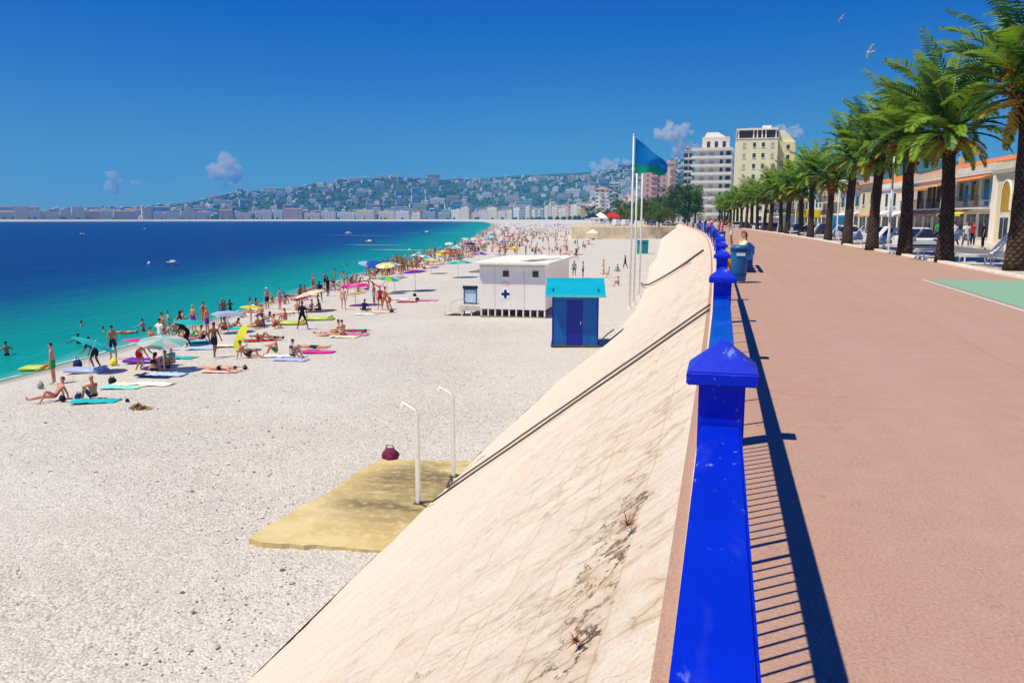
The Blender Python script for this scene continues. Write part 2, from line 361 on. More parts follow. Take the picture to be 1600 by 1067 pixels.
S.view_settings.view_transform='Standard'; S.view_settings.look='None'; S.view_settings.exposure=.12; S.view_settings.gamma=1
S.cycles.volume_bounces=7; S.cycles.max_bounces=9; S.cycles.diffuse_bounces=4; S.cycles.glossy_bounces=3; S.cycles.transparent_max_bounces=12

# ------------------------------------------------------------------ setting
def ribbon(name, sections, mat, i0=0, i1=None, kind='structure', attr=None):
    """sections: list of functions i -> (x,y,z)"""
    i1=i1 or nst; vs=[]; fs=[]; n=len(sections); at=[]
    for i in range(i0,i1):
        for k,f in enumerate(sections): vs.append(f(i)); at.append(attr(i,k) if attr else 0)
    for i in range(i1-i0-1):
        for k in range(n-1):
            a=i*n+k; fs.append((a,a+1,a+n+1,a+n))
    o=MB().add(vs,fs).build(name,mat,smooth=True)
    if attr:
        A=o.data.attributes.new(attr.__name__,'FLOAT','POINT'); A.data.foreach_set('value',at)
    tag(o,kind=kind); return o
def off(o,z): return lambda i:(Rn[i][0]+In[i][0]*o,Rn[i][1]+In[i][1]*o,z)

# beach: nearby fine strip then the whole bay
ts=[0,.06,.14,.25,.37,.5,.62,.74,.83,.9,.95,1,1.04,1.1]
def toeP(i): return Rn[i]+In[i]*(toe_o(Rn[i][1]) if i<far0 else TOE)
def bsec(t):
    def f(i):
        a=toeP(i); q=Wn[i]
        p=a*(1-t)+q*t
        wob=.9*mn.noise(Vector((p[0]*.06,p[1]*.06,3)))*t+.35*mn.noise(Vector((p[0]*.4,p[1]*.4,9)))*t if i<far0 else 0
        dx=(q-a); L=np.linalg.norm(dx); p=p+dx/L*wob
        z=prof(t) if t<=1 else SEA-(t-1)*30
        z+= .05*mn.noise(Vector((p[0]*.35,p[1]*.35,0)))
        return (p[0],p[1],z)
    return f
def wet(i,k): return ts[k]
wet.__name__='wet'
beach=ribbon('beach',[bsec(t) for t in ts],m_pebbles(),attr=wet)
promm=m_promenade()
ribbon('promenade',[off(o,0) for o in (-.2,3,6,8.45)],promm)
kerbm=M('pale kerb stone',(.66,.58,.52),.85,.2,.15,3,.3)
ribbon('kerb',[off(8.45,-.05),off(8.45,.09),off(8.75,.09),off(8.75,.02)],kerbm,0,far0+20)
plm=M('gravel strip',(.52,.44,.38),.9,.1,.25,3,.5,40)
ribbon('planting_strip',[off(8.75,.03),off(10.9,.03)],plm,0,far0+20)
ribbon('road_kerb',[off(10.9,.03),off(10.9,.06),off(11.15,.06),off(11.15,-.3)],kerbm,0,far0+20)
asph=M('road asphalt',(.16,.155,.15),.85,.2,.2,.8,.3,60)
ribbon('road',[off(11.15,-.3),off(17.5,-.3)],asph)
ribbon('road_marking',[off(14.2,-.295),off(14.32,-.295)],M('white road paint',(.75,.74,.7),.7),0,far0)
ribbon('pavement',[off(17.5,-.3),off(17.5,-.17),off(24,-.17)],M('pavement paving',(.55,.49,.43),.85,.2,.2,1.5,.2))
ribbon('town_ground',[off(23.9,-.2),off(60,-.2),off(150,-.2)],M('town ground',(.30,.27,.22),.9,.1,.3,.05))

# cycle lane paint
t=NT('worn green paint'); v=t.mapping()
t.base(t.mix(t.ramp(t.noise(v,7,5,.65),[(.45,0),(.75,.6)]),(.20,.40,.27),(.44,.38,.30))); t.set(.8,.2)
tag(MB().add([(5.62,3,.005),(8.2,3,.005),(8.2,24.9,.005),(5.62,24.6,.005)],[(0,1,2,3)]).build('cycle_lane',t.mat),kind='structure')
t=NT('worn white line'); v=t.mapping()
t.base(t.mix(t.ramp(t.noise(v,9,5,.7),[(.45,0),(.7,.8)]),(.66,.62,.56),(.50,.33,.27)))
tag(MB().add([(5.40,3,.005),(5.52,3,.005),(5.52,24.7,.005),(5.40,24.7,.005)],[(0,1,2,3)]).build('lane_marking',t.mat),kind='structure')

# sea wall
def build_seawall():
    ys=[]; y=-8.0
    while y<300: ys.append(y); y+= .12 if 4<y<14 else .3 if y<30 else 1.0 if y<80 else 4
    nv=44; vs=[];fs=[];at=[]
    for y in ys:
        r=Rx(y); T_=toe_o(y)
        for k in range(nv+1):
            u=k/nv                        # 0 top 1 toe
            o=-.125+(T_-.35+.125)*u; z=(TOEZ-.28)*u
            if y<80:
                rough=max(0,1-u*1.25)
                h=.055*(mn.fractal(Vector((o*1.3,y*2.4,0)),1.,2.,5)*(.2+rough)) +.035*mn.noise(Vector((o*.5,y*.35,7)))
                e=min(1,u*8); h*=e
            else: h=0
            vs.append((r+o-h*.58,y,z+h*.8)); at.append(1-u)
    n=nv+1
    for i in range(len(ys)-1):
        for k in range(nv): a=i*n+k; fs.append((a,a+1,a+n+1,a+n))
    o=MB().add(vs,fs).build('sea_wall',m_wall(),smooth=True)
    A=o.data.attributes.new('up','FLOAT','POINT'); A.data.foreach_set('value',at)
    tag(o,'pale sloping stone sea wall rising from the pebble beach to the blue railing','sea wall')
    # coping
    c=MB(); ys=[-8+1.0*i for i in range(0,90)]+[82+6*i for i in range(1,37)]
    P=[(-.135,-.06),(-.13,.035),(-.10,.05),(.13,.05),(.13,-.03)]; vs=[];fs=[]
    for y in ys:
        for (q,z) in P: vs.append((Rx(y)+q,y,z))
    m=len(P)
    for i in range(len(ys)-1):
        for k in range(m-1): a=i*m+k; fs.append((a,a+1,a+m+1,a+m))
    c.add(vs,fs).build('coping',M('tan coping stone',(.73,.58,.45),.9,.1,.16,6,.6,30),o)
build_seawall()
# far low wall around the bay, pale
o=ribbon('far_sea_wall',[lambda i:tuple(toeP(i))+(TOEZ-.1,),off(-2.2,-.2),off(-.3,.1),off(-.2,0.)],M('pale far wall',(.50,.46,.43),.9),far0,nst)
tag(o,'long pale sea wall along the far side of the bay','sea wall'); o['kind']='thing'

# sea
def build_sea():
    rs=[6*1.047**i for i in range(0,150)]; rs=[r for r in rs if r<4300]
    azs=[rad(-100+ k*1.0) for k in range(0,126)]
    vs=[];fs=[]
    for r in rs:
        for a in azs: vs.append((r*math.sin(a),r*math.cos(a),SEA))
    n=len(azs)
    for i in range(len(rs)-1):
        for k in range(n-1): q=i*n+k; fs.append((q,q+1,q+n+1,q+n))
    P=np.array(vs)[:,:2]; D=np.full(len(P),1e9)
    A=Wn[:-1];B=Wn[1:]
    for a,b in zip(A,B):
        ab=b-a; L2=(ab**2).sum()
        if L2<1e-9: continue
        t=np.clip(((P-a)@ab)/L2,0,1); q=a+t[:,None]*ab; D=np.minimum(D,np.hypot(*(P-q).T))
    r=np.hypot(*P.T)
    # depth: shelf is narrow near the camera and opens out further along the bay
    shelf=25+r*.04
    deep=np.clip(D/(39+.065*r),0,1)
    deep=np.where(r>1300,np.maximum(deep,np.clip((r-1300)/900,0,1)*.95),deep)
    deep=np.where(D<1.2,0,deep)
    o=MB().add(vs,fs).build('sea',m_sea(),smooth=True)
    at=o.data.attributes.new('deep','FLOAT','POINT'); at.data.foreach_set('value',deep.astype(np.float32))
    tag(o,kind='structure')
build_sea()
# foam at the water's edge
def foam():
    vs=[];fs=[]; ys=[-6+.35*i for i in range(0,900)]
    for y in ys:
        x=Wx(y); dx=(Wx(y+.5)-x)/.5
        wob=.9*mn.noise(Vector((x*.06,y*.06,3)))+.35*mn.noise(Vector((x*.4,y*.4,9)))
        wd=.02+.45*max(0,mn.noise(Vector((y*.3,1,0)))+.15)+.35*max(0,mn.noise(Vector((y*1.7,4,0))))
        e=-.28-wob
        vs+= [(x+e+.08,y,SEA+.03),(x+e-wd,y,SEA+.012)]
    for i in range(len(ys)-1): fs.append((2*i,2*i+1,2*i+3,2*i+2))
    t=NT('foam'); v=t.mapping(); t.base((.70,.74,.70)); t.set(.8,.2)
    tag(MB().add(vs,fs).build('surf_foam',t.mat),kind='stuff',label='thin white line of foam at the water edge')
foam()

# hills
CR=[(-900,26),(0,10),(120,11),(200,13),(300,21),(380,37),(450,43),(520,54),(570,58),(640,56),(700,58),(760,60),(850,64),(930,68),(1000,82),(1100,88),(1300,80),(1600,70),(2600,60)]
def crest(px):
    for (a,b),(c,d) in zip(CR,CR[1:]):
        if px<=c: return b+(d-b)*(px-a)/(c-a)
    return 60
def inland(P):
    D=np.full(len(P),1e9); Sg=np.ones(len(P))
    for i in range(nst-1):
        a=Rn[i];b=Rn[i+1]; ab=b-a; L2=(ab**2).sum()
        if L2<1e-6: continue
        t=np.clip(((P-a)@ab)/L2,0,1); q=a+t[:,None]*ab; d=np.hypot(*(P-q).T)
        s=((P-q)@In[i])
        m=d<D; D=np.where(m,d,D); Sg=np.where(m,np.sign(s),Sg)
    return D*Sg
def px_of_az(a): # azimuth clockwise from +Y -> photo px at the horizon
    b=a+TH
    return 800+F_*math.tan(b)/math.cos(P_) if abs(b)<1.4 else (-900 if b<0 else 2600)
def hillz(x,y,d):
    a=math.atan2(x,y); r=math.hypot(x,y); px=px_of_az(a)
    H=crest(px)/F_*max(r,900)*1.0
    u=min(max((d-90)/1500,0),1); u=u*u*(3-2*u)*.75+.25*u
    z=-.7+H*u*(1-.12*mn.noise(Vector((x*.0016,y*.0016,0))))+ (min(1,max(0,d-90)/500))*(16*mn.noise(Vector((x*.004,y*.004,5))))
    return max(z,-.7)
def build_hills():
    azs=[rad(-66+k*1.0) for k in range(0,140)]; rs=[230*1.032**i for i in range(0,101)]; rs=[r for r in rs if r<5200]
    P=[(r*math.sin(a),r*math.cos(a)) for r in rs for a in azs]
    d=inland(np.array(P)); vs=[];fs=[]
    for (x,y),dd in zip(P,d): vs.append((x,y,-9.5 if dd<70 else hillz(x,y,dd)-.3))
    n=len(azs)
    for i in range(len(rs)-1):
        for k in range(n-1):
            q=i*n+k
            if max(d[q],d[q+1],d[q+n],d[q+n+1])>60: fs.append((q,q+1,q+n+1,q+n))
    t=NT('wooded hillside'); v=t.mapping(); 
    a=t.noise(v,.012,6,.65); b=t.noise(v,.05,4,.6)
    c=t.ramp(a,[(.35,(.025,.05,.03)),(.52,(.04,.07,.04)),(.70,(.10,.10,.065))]); c=t.mix(t.ramp(b,[(.56,0),(.72,.5)]),c,(.26,.23,.18))
    t.base(c); t.set(.95,.05)
    tag(MB().add(vs,fs).build('hills',t.mat,smooth=True),kind='structure')
build_hills()
# ground under the near right side
tag(MB().add([(5,-120,-.42),(700,-120,-.42),(700,900,-.42),(60,900,-.42),(60,300,-.42),(5,-8,-.42)],[(0,1,2,3,4,5)]).build('ground',M('bare ground',(.34,.30,.25),.9,.1,.25,.1)),kind='structure')
# ------------------------------------------------------------------ railing
BLUE=m_blue('blue railing paint',(.0,.020,.56)); 
def rail_z(): return 1.12
BLUE2=m_blue('azure railing blue',(.0,.075,.50),.3)  # lighter blue tone for the one length past the nearest post
PY=[2.34-3.72]+[2.34+3.72*k for k in range(0,34)]
PX=.012
def build_railing():
    # posts: each a thing, first is the model
    def mk():
        r=empty('railing_post')
        m=MB(); h=.064
        m.box(-h,-h,.05,h,h,1.245)
        m.build('shaft',BLUE,r,bevel=.006)
        c=MB(); a=.098; z0,z1,z2=1.24,1.276,1.352
        c.add([(-a,-a,z0),(a,-a,z0),(a,a,z0),(-a,a,z0),(-a,-a,z1),(a,-a,z1),(a,a,z1),(-a,a,z1),(-.012,-.012,z2),(.012,-.012,z2),(.012,.012,z2),(-.012,.012,z2)],
              [(3,2,1,0),(0,1,5,4),(1,2,6,5),(2,3,7,6),(3,0,4,7),(4,5,9,8),(5,6,10,9),(6,7,11,10),(7,4,8,11),(8,9,10,11)])
        c.build('cap',BLUE,r,bevel=.004)
        b=MB(); b.box(-.095,-.095,.045,.095,.095,.075); b.build('base_plate',BLUE,r,bevel=.004)
        return r
    p=mk()
    for k,y in enumerate(PY):
        o=p if k==0 else dup(p)
        o.location=(Rx(y)+PX,y,0); o.rotation_euler=(0,0,math.atan(min(.07,2*K*y)))
        if k>5: o.scale=(.5,.5,.93)
        if k>8 and k%2: bpy.data.objects.remove(o.children[0]); [bpy.data.objects.remove(c_) for c_ in list(o.children)]; bpy.data.objects.remove(o); continue
        if k==1: lab='nearest blue railing post, with a large pyramid cap'
        elif k==0: continue_ok=1; lab='blue pyramid capped railing post beside the viewer'
        elif k==2: lab='second blue capped railing post, at the far end of the azure rail length'
        else: lab='blue pyramid capped railing post further along the promenade edge'
        tag(o,lab,'railing post','railing posts')
    # rail lengths
    for k in range(len(PY)-1):
        y0=PY[k]+.064; y1=PY[k+1]-.064; xm=Rx((y0+y1)/2)
        dense=k<2
        r=empty('railing',(Rx(PY[k])+PX,PY[k],0),math.atan2(-(Rx(PY[k+1])-Rx(PY[k])),PY[k+1]-PY[k]))
        L=3.72-.066
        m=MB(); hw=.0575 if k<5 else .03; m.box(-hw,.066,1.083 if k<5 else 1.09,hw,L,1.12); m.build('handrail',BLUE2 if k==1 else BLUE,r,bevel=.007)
        if k<10:
            m=MB(); m.box(-.02,.066,.13,.02,L,.165); m.build('bottom_rail',BLUE,r)
        if dense:
            n=35
            for j in range(n):
                y=.066+(L-.066)*(j+.5)/n
                b=MB(); rr=.0085 if j not in (13,15) else .017
                if j==14: continue
                b.tube([(0,y,.16),(0,y,1.09)],rr,6,cap=False); b.build('baluster',BLUE,r,smooth=True)
        elif k<8:
            for j in range(4):
                y=.066+(L-.066)*(j+.5)/4
                b=MB(); b.tube([(0,y,.05),(0,y,1.09)],.016,6,cap=False); b.build('baluster',BLUE,r,smooth=True)
        lab=['glossy blue railing length nearest the viewer, with thin upright balusters','lighter azure railing length just beyond the nearest capped post',
             'blue railing length between the second and third capped posts'][k] if k<3 else 'blue railing length further along the promenade edge'
        if k==0: lab='wide blue railing length at the bottom edge, thin balusters below'
        tag(r,lab,'railing','railing lengths')
build_railing()

# pipes up the wall
PIPE=M('dark weathered pipe',(.10,.085,.07),.7,.3)
def pipe(name,pts,r,lab,mat=PIPE,cat='pipe',grp=None):
    o=MB().tube(pts,r,8).build(name,mat,smooth=True); tag(o,lab,cat,grp); return o
def wl(y,u,h=.03):
    o=-.125+(toe_o(y)+.125)*u; return (Rx(y)+o-.02,y,TOEZ*u+h+.02)
pipe('water_pipe',[wl(15.0+.05*math.sin(i*1.3),i/14,.04) for i in range(0,14)]+[(-6.24,15.62,-4.42)],.022,'thin dark water pipe running up the sea wall from the nearer shower','water pipe' and PIPE)
pipe('water_pipe',[wl(15.85+.04*math.sin(i*1.7),i/14,.04) for i in range(0,14)]+[(-6.12,17.45,-4.42)],.02,'thin dark water pipe running up the sea wall from the farther shower')
a=gp(1098,398); b=gp(1000,446)
pipe('wall_handrail',[(a[0]+(b[0]-a[0])*i/10,a[1]+(b[1]-a[1])*i/10,zt(a[0]+(b[0]-a[0])*i/10,a[1]+(b[1]-a[1])*i/10)+.25) for i in range(11)],.07,'dark slanting handrail down the sea wall beyond the blue hut','' or PIPE,'handrail')

# dry weeds in the wall cracks
WEED=M('dry red weed',(.30,.12,.05),.9,.1,.3,20)
def weed(px,py,s,lab):
    x,y,z=gp(px,py)
    m=MB()
    for k in range(34):
        a=rng.uniform(0,2*PI); e=rng.uniform(.0,1.3); L=s*rng.uniform(.4,1)
        d=Vector((math.cos(a)*math.cos(e),math.sin(a)*math.cos(e),math.sin(e)))
        p1=d*L*.5; p2=d*L+Vector((0,0,-.25*L))
        q=Vector((-d.y,d.x,0)).normalized()*.0025
        m.add([-q,q,p1+q*1.5,p1-q*1.5,p2],[(0,1,2,3),(3,2,4)])
    o=m.build('dry_weed',WEED,loc=(x-.02,y,z+.02)); tag(o,lab,'weed')
weed(985,826,.13,'largest dry reddish weed sprouting from the sea wall near the coping')
weed(905,1010,.08,'low dry weed in the dark crack at the bottom of the picture')

# ------------------------------------------------------------------ shower pads, showers, bag
slabm=m_slab()
m=MB(); cor=[(-8.75,12.9),(-5.5,13.1),(-5.5,18.9),(-8.35,18.4)]; top=[]
for i_ in range(4):
    (xa,ya),(xb,yb)=cor[i_],cor[(i_+1)%4]
    for k in range(24):
        f_=k/24; x_=xa+(xb-xa)*f_; y_=ya+(yb-ya)*f_; top.append((x_+.13*mn.noise(Vector((x_*2.3,y_*2.3,1)))+.03*mn.noise(Vector((x_*9,y_*9,1))),y_+.17*mn.noise(Vector((x_*2.3,y_*2.3,8)))+.03*mn.noise(Vector((x_*9,y_*9,4)))))
N_=len(top); vs=[(x,y,TOEZ+.055) for x,y in top]+[(x,y,TOEZ-.5) for x,y in top]
m.add(vs,[tuple(range(N_))]+[(k,(k+1)%N_,N_+(k+1)%N_,N_+k) for k in range(N_)])
tag(m.build('concrete_pad',slabm),'yellow stained concrete shower pad at the foot of the sea wall','concrete pad')
WH=M('white painted steel',(.82,.78,.72),.45,.4,.06,6)
def shower(x,y,h,lab):
    r=empty('beach_shower',(x,y,TOEZ+.05)); m=MB(); m.box(-.045,-.045,0,.045,.045,h); m.build('post',WH,r,bevel=.006)
    m=MB().tube([(0,0,h-.02),(-.05,.02,h+.03),(-.22,.07,h+.10),(-.38,.12,h+.16)],[.032,.032,.03,.028],8); m.build('arm',WH,r,smooth=True)
    m=MB().tube([(-.36,.115,h+.155),(-.37,.12,h+.08)],[.03,.055],10); m.build('shower_head',WH,r)
    m=MB().box(-.09,-.09,0,.09,.09,.03); m.build('base_plate',PIPE,r)
    tag(r,lab,'shower','beach showers on the concrete pad')
shower(-6.24,15.6,2.05,'nearer white beach shower post with an angled arm'); shower(-6.10,17.55,2.0,'farther white beach shower post at the back of the pad')
m=MB()
MAR=M('maroon bag fabric',(.16,.02,.06),.8,.2,.3,9)
def lump(mb,c,rx,ry,rz,mi=0,sub=2,amp=.15,seed=0):
    bm=bmesh.new(); bmesh.ops.create_icosphere(bm,subdivisions=sub,radius=1)
    vs=[]
    for v in bm.verts:
        n=1+amp*mn.noise(v.co*1.7+Vector((seed,0,0)))
        vs.append((c[0]+v.co.x*rx*n,c[1]+v.co.y*ry*n,c[2]+max(v.co.z,-.75)*rz*n))
    mb.add(vs,[tuple(q.index for q in f.verts) for f in bm.faces],mi); bm.free()
def bag(name,loc,s,mat,lab,cat='bag',group=None):
    s=s*.74 if name=='beach_bag' else s*.9
    r=empty(name,loc,rng.uniform(-.5,.5)); m=MB(); lump(m,(0,0,.16*s),.24*s,.15*s,.2*s,seed=rng.random()*9); m.build('body',mat,r,smooth=True)
    m=MB().tube([(-.14*s,0,.28*s),(-.09*s,.02,.43*s),(.06*s,.02,.42*s),(.13*s,0,.28*s)],.018*s,6); m.build('handle',mat,r,smooth=True)
    m=MB(); lump(m,(0,-.12*s,.11*s),.13*s,.06*s,.1*s,seed=3); m.build('pocket',mat,r,smooth=True)
    tag(r,lab,cat,group); return r
bag('backpack',(-8.15,18.5,TOEZ+.0),1.05,MAR,'maroon backpack left behind the concrete shower pad')

# ------------------------------------------------------------------ blue hut
def blue_hut():
    r=empty('beach_hut',(-6.87,38.1,TOEZ),math.atan2(.4,2.15))
    med=M('mid blue boards',(.005,.11,.42),.5,.3,.1,2); dk=M('dark blue door',(.0,.012,.28),.4,.35,.1,2); tq=M('turquoise roof',(.0,.36,.50),.5,.3,.08,1.5)
    W=1.13; D=1.7; H=2.55
    m=MB(); m.box(-W,0,.08,-.42,.05,H-.28); m.box(.36,0,.08,W,.05,H-.28); m.box(-W,0,H-.275,W,.05,H)          # front
    m.box(-W,.05,.08,-W+.05,D,H+.28); m.box(W-.05,.05,.08,W,D,H+.28); m.box(-W+.05,D-.05,.08,W-.05,D,H+.28)
    for x in (-.95,-.78,-.6,.55,.73,.91): m.box(x-.012,-.012,.1,x+.012,-.002,H-.3)
    m.build('wall',med,r)
    m=MB(); m.box(-.415,-.02,.1,.355,.03,H-.28); d=m.build('door',dk,r,bevel=.01)
    m=MB(); m.box(.24,-.05,1.1,.28,-.022,1.25); m.build('handle',M('steel handle',(.5,.5,.5),.3,.5,.05,4,metal=1),d)
    for sx in (-W-.003,W-.067): 
        m=MB(); m.box(sx,-.025,.08,sx+.07,.0-.004,H-.02); m.build('corner_trim',dk,r)
    m=MB(); a=.32; vs=[(-W-a,-.45,H-.05),(W+a,-.45,H-.05),(W+a,D+.3,H+.62),(-W-a,D+.3,H+.62)]; t_=.055
    vs=vs+[(x,y,z+t_) for x,y,z in vs]; m.add(vs,[(3,2,1,0),(4,5,6,7),(0,1,5,4),(1,2,6,5),(2,3,7,6),(3,0,4,7)]); rf=m.build('roof',tq,r)
    m=MB(); m.box(-W-a,-.475,H-.08,W+a,-.452,H+.03); m.build('fascia',M('light turquoise edge',(.12,.55,.62),.5),rf)
    m=MB(); m.box(-W-.06,-.06,0,W+.06,D+.06,.08); m.build('base',PIPE,r)
    m=MB().tube([(W+.02,.3,.15),(W+.45,.5,.55),(W+.8,.9,.75)],.03,6); m.build('cable',PIPE,r,smooth=True)
    tag(r,'blue beach hut with a turquoise sloping roof at the foot of the sea wall','beach hut')
blue_hut()

# ------------------------------------------------------------------ lifeguard cabin
def cabin():
    x0,y0=-15.25,49.5; L=4.35; D=9.5; z0=.55; H=3.45
    r=empty('lifeguard_cabin',(x0,y0,zt(-13,50)-.02),.03)
    wh=M('white cabin panel',(.84,.80,.76),.6,.3,.04,1); dk=M('dark glass',(.03,.025,.035),.15,.5,.1,3)
    m=MB(); m.box(0,0,z0,L,D,H); w_=m.build('wall',wh,r)
    m=MB()
    for x in (1.0,2.95): m.box(x,-.012,z0+.05,x+.03,-.002,H-.05)
    m.box(0,-.03,H-.16,L,-.002,H-.05); m.build('panel_joint',M('grey joint',(.55,.52,.5),.6),r)
    m=MB(); m.box(-.35,-.4,H+.003,L+.3,D+.3,H+.14); rf=m.build('roof',M('white roof sheet',(.86,.83,.76),.7,.2,.04,.7,.2,3),r)
    m=MB(); lump(m,(2.6,4.5,H+.15),2.0,3.6,.2,seed=6,amp=.4); m.build('tarpaulin',M('white tarp',(.85,.82,.74),.9,.1,.06,2),rf,smooth=True)
    for x in (1.5,3.45):
        m=MB(); m.box(x,-.05,H-.85,x+.52,-.003,H-.33); f=m.build('window',wh,r)
        m=MB(); m.box(x+.06,-.06,H-.79,x+.46,-.051,H-.39); m.build('pane',dk,f)
    # emblem: white disc with a blue cross
    m=MB(); cx,cz=1.72,1.55; N=32
    m.add([(cx+.36*math.cos(2*PI*k/N),-.012,cz+.36*math.sin(2*PI*k/N)) for k in range(N)]+[(cx+.36*math.cos(2*PI*k/N),-.002,cz+.36*math.sin(2*PI*k/N)) for k in range(N)],
          [tuple(range(N))]+[(k,(k+1)%N,N+(k+1)%N,N+k) for k in range(N)])
    e=m.build('emblem',M('white disc paint',(.9,.9,.92),.5),r)
    m=MB(); a,b=.085,.27; m.box(cx-a,-.022,cz-b,cx+a,-.014,cz+b); m.box(cx-b,-.022,cz-a,cx-a-.001,-.014,cz+a); m.box(cx+a+.001,-.022,cz-a,cx+b,-.014,cz+a); m.build('cross',M('navy cross paint',(.0,.01,.16),.5),e)
    m=MB()
    for i,(ra,z) in enumerate(((.46,0),(.36,.0),(.26,.0))):
        for k in range(8):
            a0=PI*(.25+.5*k/8); a1=PI*(.25+.5*(k+.8)/8)
            m.add([(cx+ra*math.cos(a0)*1.3,-.006,cz+.36+ra*math.sin(a0)),(cx+ra*math.cos(a1)*1.3,-.006,cz+.36+ra*math.sin(a1)),(cx+(ra-.05)*1.3*math.cos(a1),-.006,cz+.36+(ra-.05)*math.sin(a1)),(cx+(ra-.05)*1.3*math.cos(a0),-.006,cz+.36+(ra-.05)*math.sin(a0))],[(0,1,2,3)])
    m.build('faded_mark',M('faded red paint',(.80,.52,.46),.7),r)
    for i in range(10):
        m=MB(); x=.04+i*(L-.14)/9
        m.box(x,.02,0,x+.09,.11,z0-.002); m.box(x,D-.11,0,x+.09,D-.02,z0-.002); m.build('stilt',wh,r)
    m=MB(); m.box(0,-.005,.02,L,.015,.1); m.build('sill_beam',M('grey beam',(.35,.31,.28),.8),r)
    for i in range(9):
        m=MB(); x=.18+i*(L-.14)/9; lump(m,(x+.15,.5,.2),.15,.2,.2,seed=i); m.build('shade_lump',M('painted underfloor shade',(.06,.045,.05),.8,.2,.4,5),r)  # dark lumps in the stilt gaps stand in for underfloor shade
    # set-back west end with deck
    m=MB(); m.box(-1.5,.6,z0,-.003,D-1,z0+.12); m.box(-1.5,.55,z0-.2,-.003,.6-.003,z0+.12); m.build('deck',M('grey deck boards',(.55,.51,.47),.8,.2,.2,2),r)
    m=MB(); m.box(-.03,3.2,z0,-.004,4.2,H-.6); m.build('door',M('brown door',(.24,.13,.10),.7),r)
    for x in (-1.45,-.8,-.1):
        m=MB(); m.box(x,.62,0,x+.08,.7,z0-.2); m.box(x,D-1.1,0,x+.08,D-1.02,z0-.003); m.build('stilt',wh,r)
    m=MB(); m.box(-1.3,2.0,2.75,-.004,4.6,2.83); m.build('awning',M('dark awning edge',(.25,.2,.2),.8),r)
    tag(r,'white lifeguard cabin on stilts with a navy cross on its front','cabin')
    # ramp
    q=empty('beach_ramp',(-15.9,50.2,zt(-16,50)),0); m=MB(); m.add([(0,0,.55),(0,1.1,.55),(-2.2,1.1,.0),(-2.2,0,.0),(0,0,.47),(0,1.1,.47),(-2.2,1.1,-.08),(-2.2,0,-.08)],[(0,1,2,3),(7,6,5,4),(0,3,7,4),(1,0,4,5),(2,1,5,6),(3,2,6,7)])
    m.build('ramp_board',M('pale ramp board',(.62,.57,.52),.8),q)
    for yy in (0,1.1):
        m=MB().tube([(-.0,yy,.5),(-.0,yy,1.3),(-2.0,yy,.75),(-2.0,yy,.0)],.025,6); m.tube([(-1,yy,.25),(-1,yy,1.03)],.022,6); m.build('handrail',WH,q,smooth=True)
    tag(q,'short pale ramp with thin rails leading up to the lifeguard cabin','ramp')
    # notice board
    x,y,z=gp(735,492); b=empty('notice_board',(x,y,z),.1)
    bl=M('blue board frame',(.05,.13,.30),.6); m=MB(); m.box(-.46,0,.75,-.38,.08,1.75); m.box(.38,0,.75,.46,.08,1.75); m.box(-.379,0,1.67,.379,.08,1.75); m.box(-.379,0,.75,.379,.08,.83); m.build('frame',bl,b)
    m=MB(); m.box(-.377,.03,.832,.377,.06,1.668); m.build('panel',M('pale blue notice',(.50,.66,.78),.6,.3,.15,3),b)
    for s_ in (-.42,.42): m=MB(); m.box(s_-.035,.01,0,s_+.035,.07,.748); m.build('leg',bl,b)
    m=MB(); m.box(-.5,-.06,1.753,.5,.14,1.95); m.build('header',M('navy header',(.01,.02,.07),.6),b)
    tag(b,'blue framed notice board with a pale panel in front of the lifeguard cabin','notice board')
cabin()

# ------------------------------------------------------------------ flagpoles and flag
def flagpole(px,py,top,lab):
    x,y,z=gp(px,py); h=at_dist(px,top,math.hypot(x,y))[2]-z
    r=empty('flagpole',(x,y,z)); m=MB().tube([(0,0,0),(0,0,h*.5),(0,0,h)],[.075,.06,.045],10); m.build('pole',WH,r,smooth=True)
    m=MB(); lump(m,(0,0,h+.05),.07,.07,.07,amp=0); m.build('finial',WH,r,smooth=True)
    m=MB().tube([(0,0,0),(0,0,.25)],.13,10); m.build('base',WH,r)
    m=MB().tube([(.08,-.05,1.2),(.07,-.05,h-.1)],.008,4); m.build('halyard',WH,r)
    tag(r,lab,'flagpole','white flagpoles on the beach'); return (x,y,z,h)
fp=flagpole(984,484,212,'tallest white flagpole, carrying the blue and green flag'); flagpole(990.5,477,252,'middle white flagpole with nothing flying'); flagpole(999,466,264,'right hand white flagpole, bare, nearest the sea wall')
def flag():
    x,y,z,h=fp; n=22; k=14; vs=[];fs=[];mi=[]
    for i in range(n+1):
        u=i/n
        for j in range(k+1):
            v=j/k
            # hoist edge droops to a narrow fly
            hz=-.15-2.35*v*(1-.72*u)-1.55*u-.25*u*u
            xx=.12+u*2.15*(1-.12*v)+.1*math.sin(v*3)*u; yy=.22*math.sin(u*7+v*2.2)*(.25+u)+.1*math.sin(v*8+u*3)*u
            vs.append((xx,yy,hz+.09*math.sin(u*9+v*3)*u))
    for i in range(n):
        for j in range(k):
            a=i*(k+1)+j; fs.append((a,a+1,a+k+2,a+k+1)); mi.append(1 if (j/k>.72-.15*i/n) else 0)
    m=MB(); 
    for f,q in zip(fs,mi): m.f.append(f); m.m.append(q)
    m.v=vs
    o=m.build('flag',[M('blue flag cloth',(.0,.16,.45),.8,.2,.2,1.2,trans=.35),M('green flag cloth',(.0,.26,.16),.8,.2,.2,1.2,trans=.35)],smooth=True,loc=(x,y,z+h))
    tag(o,'blue and green flag drooping from the tallest flagpole','flag')
flag()

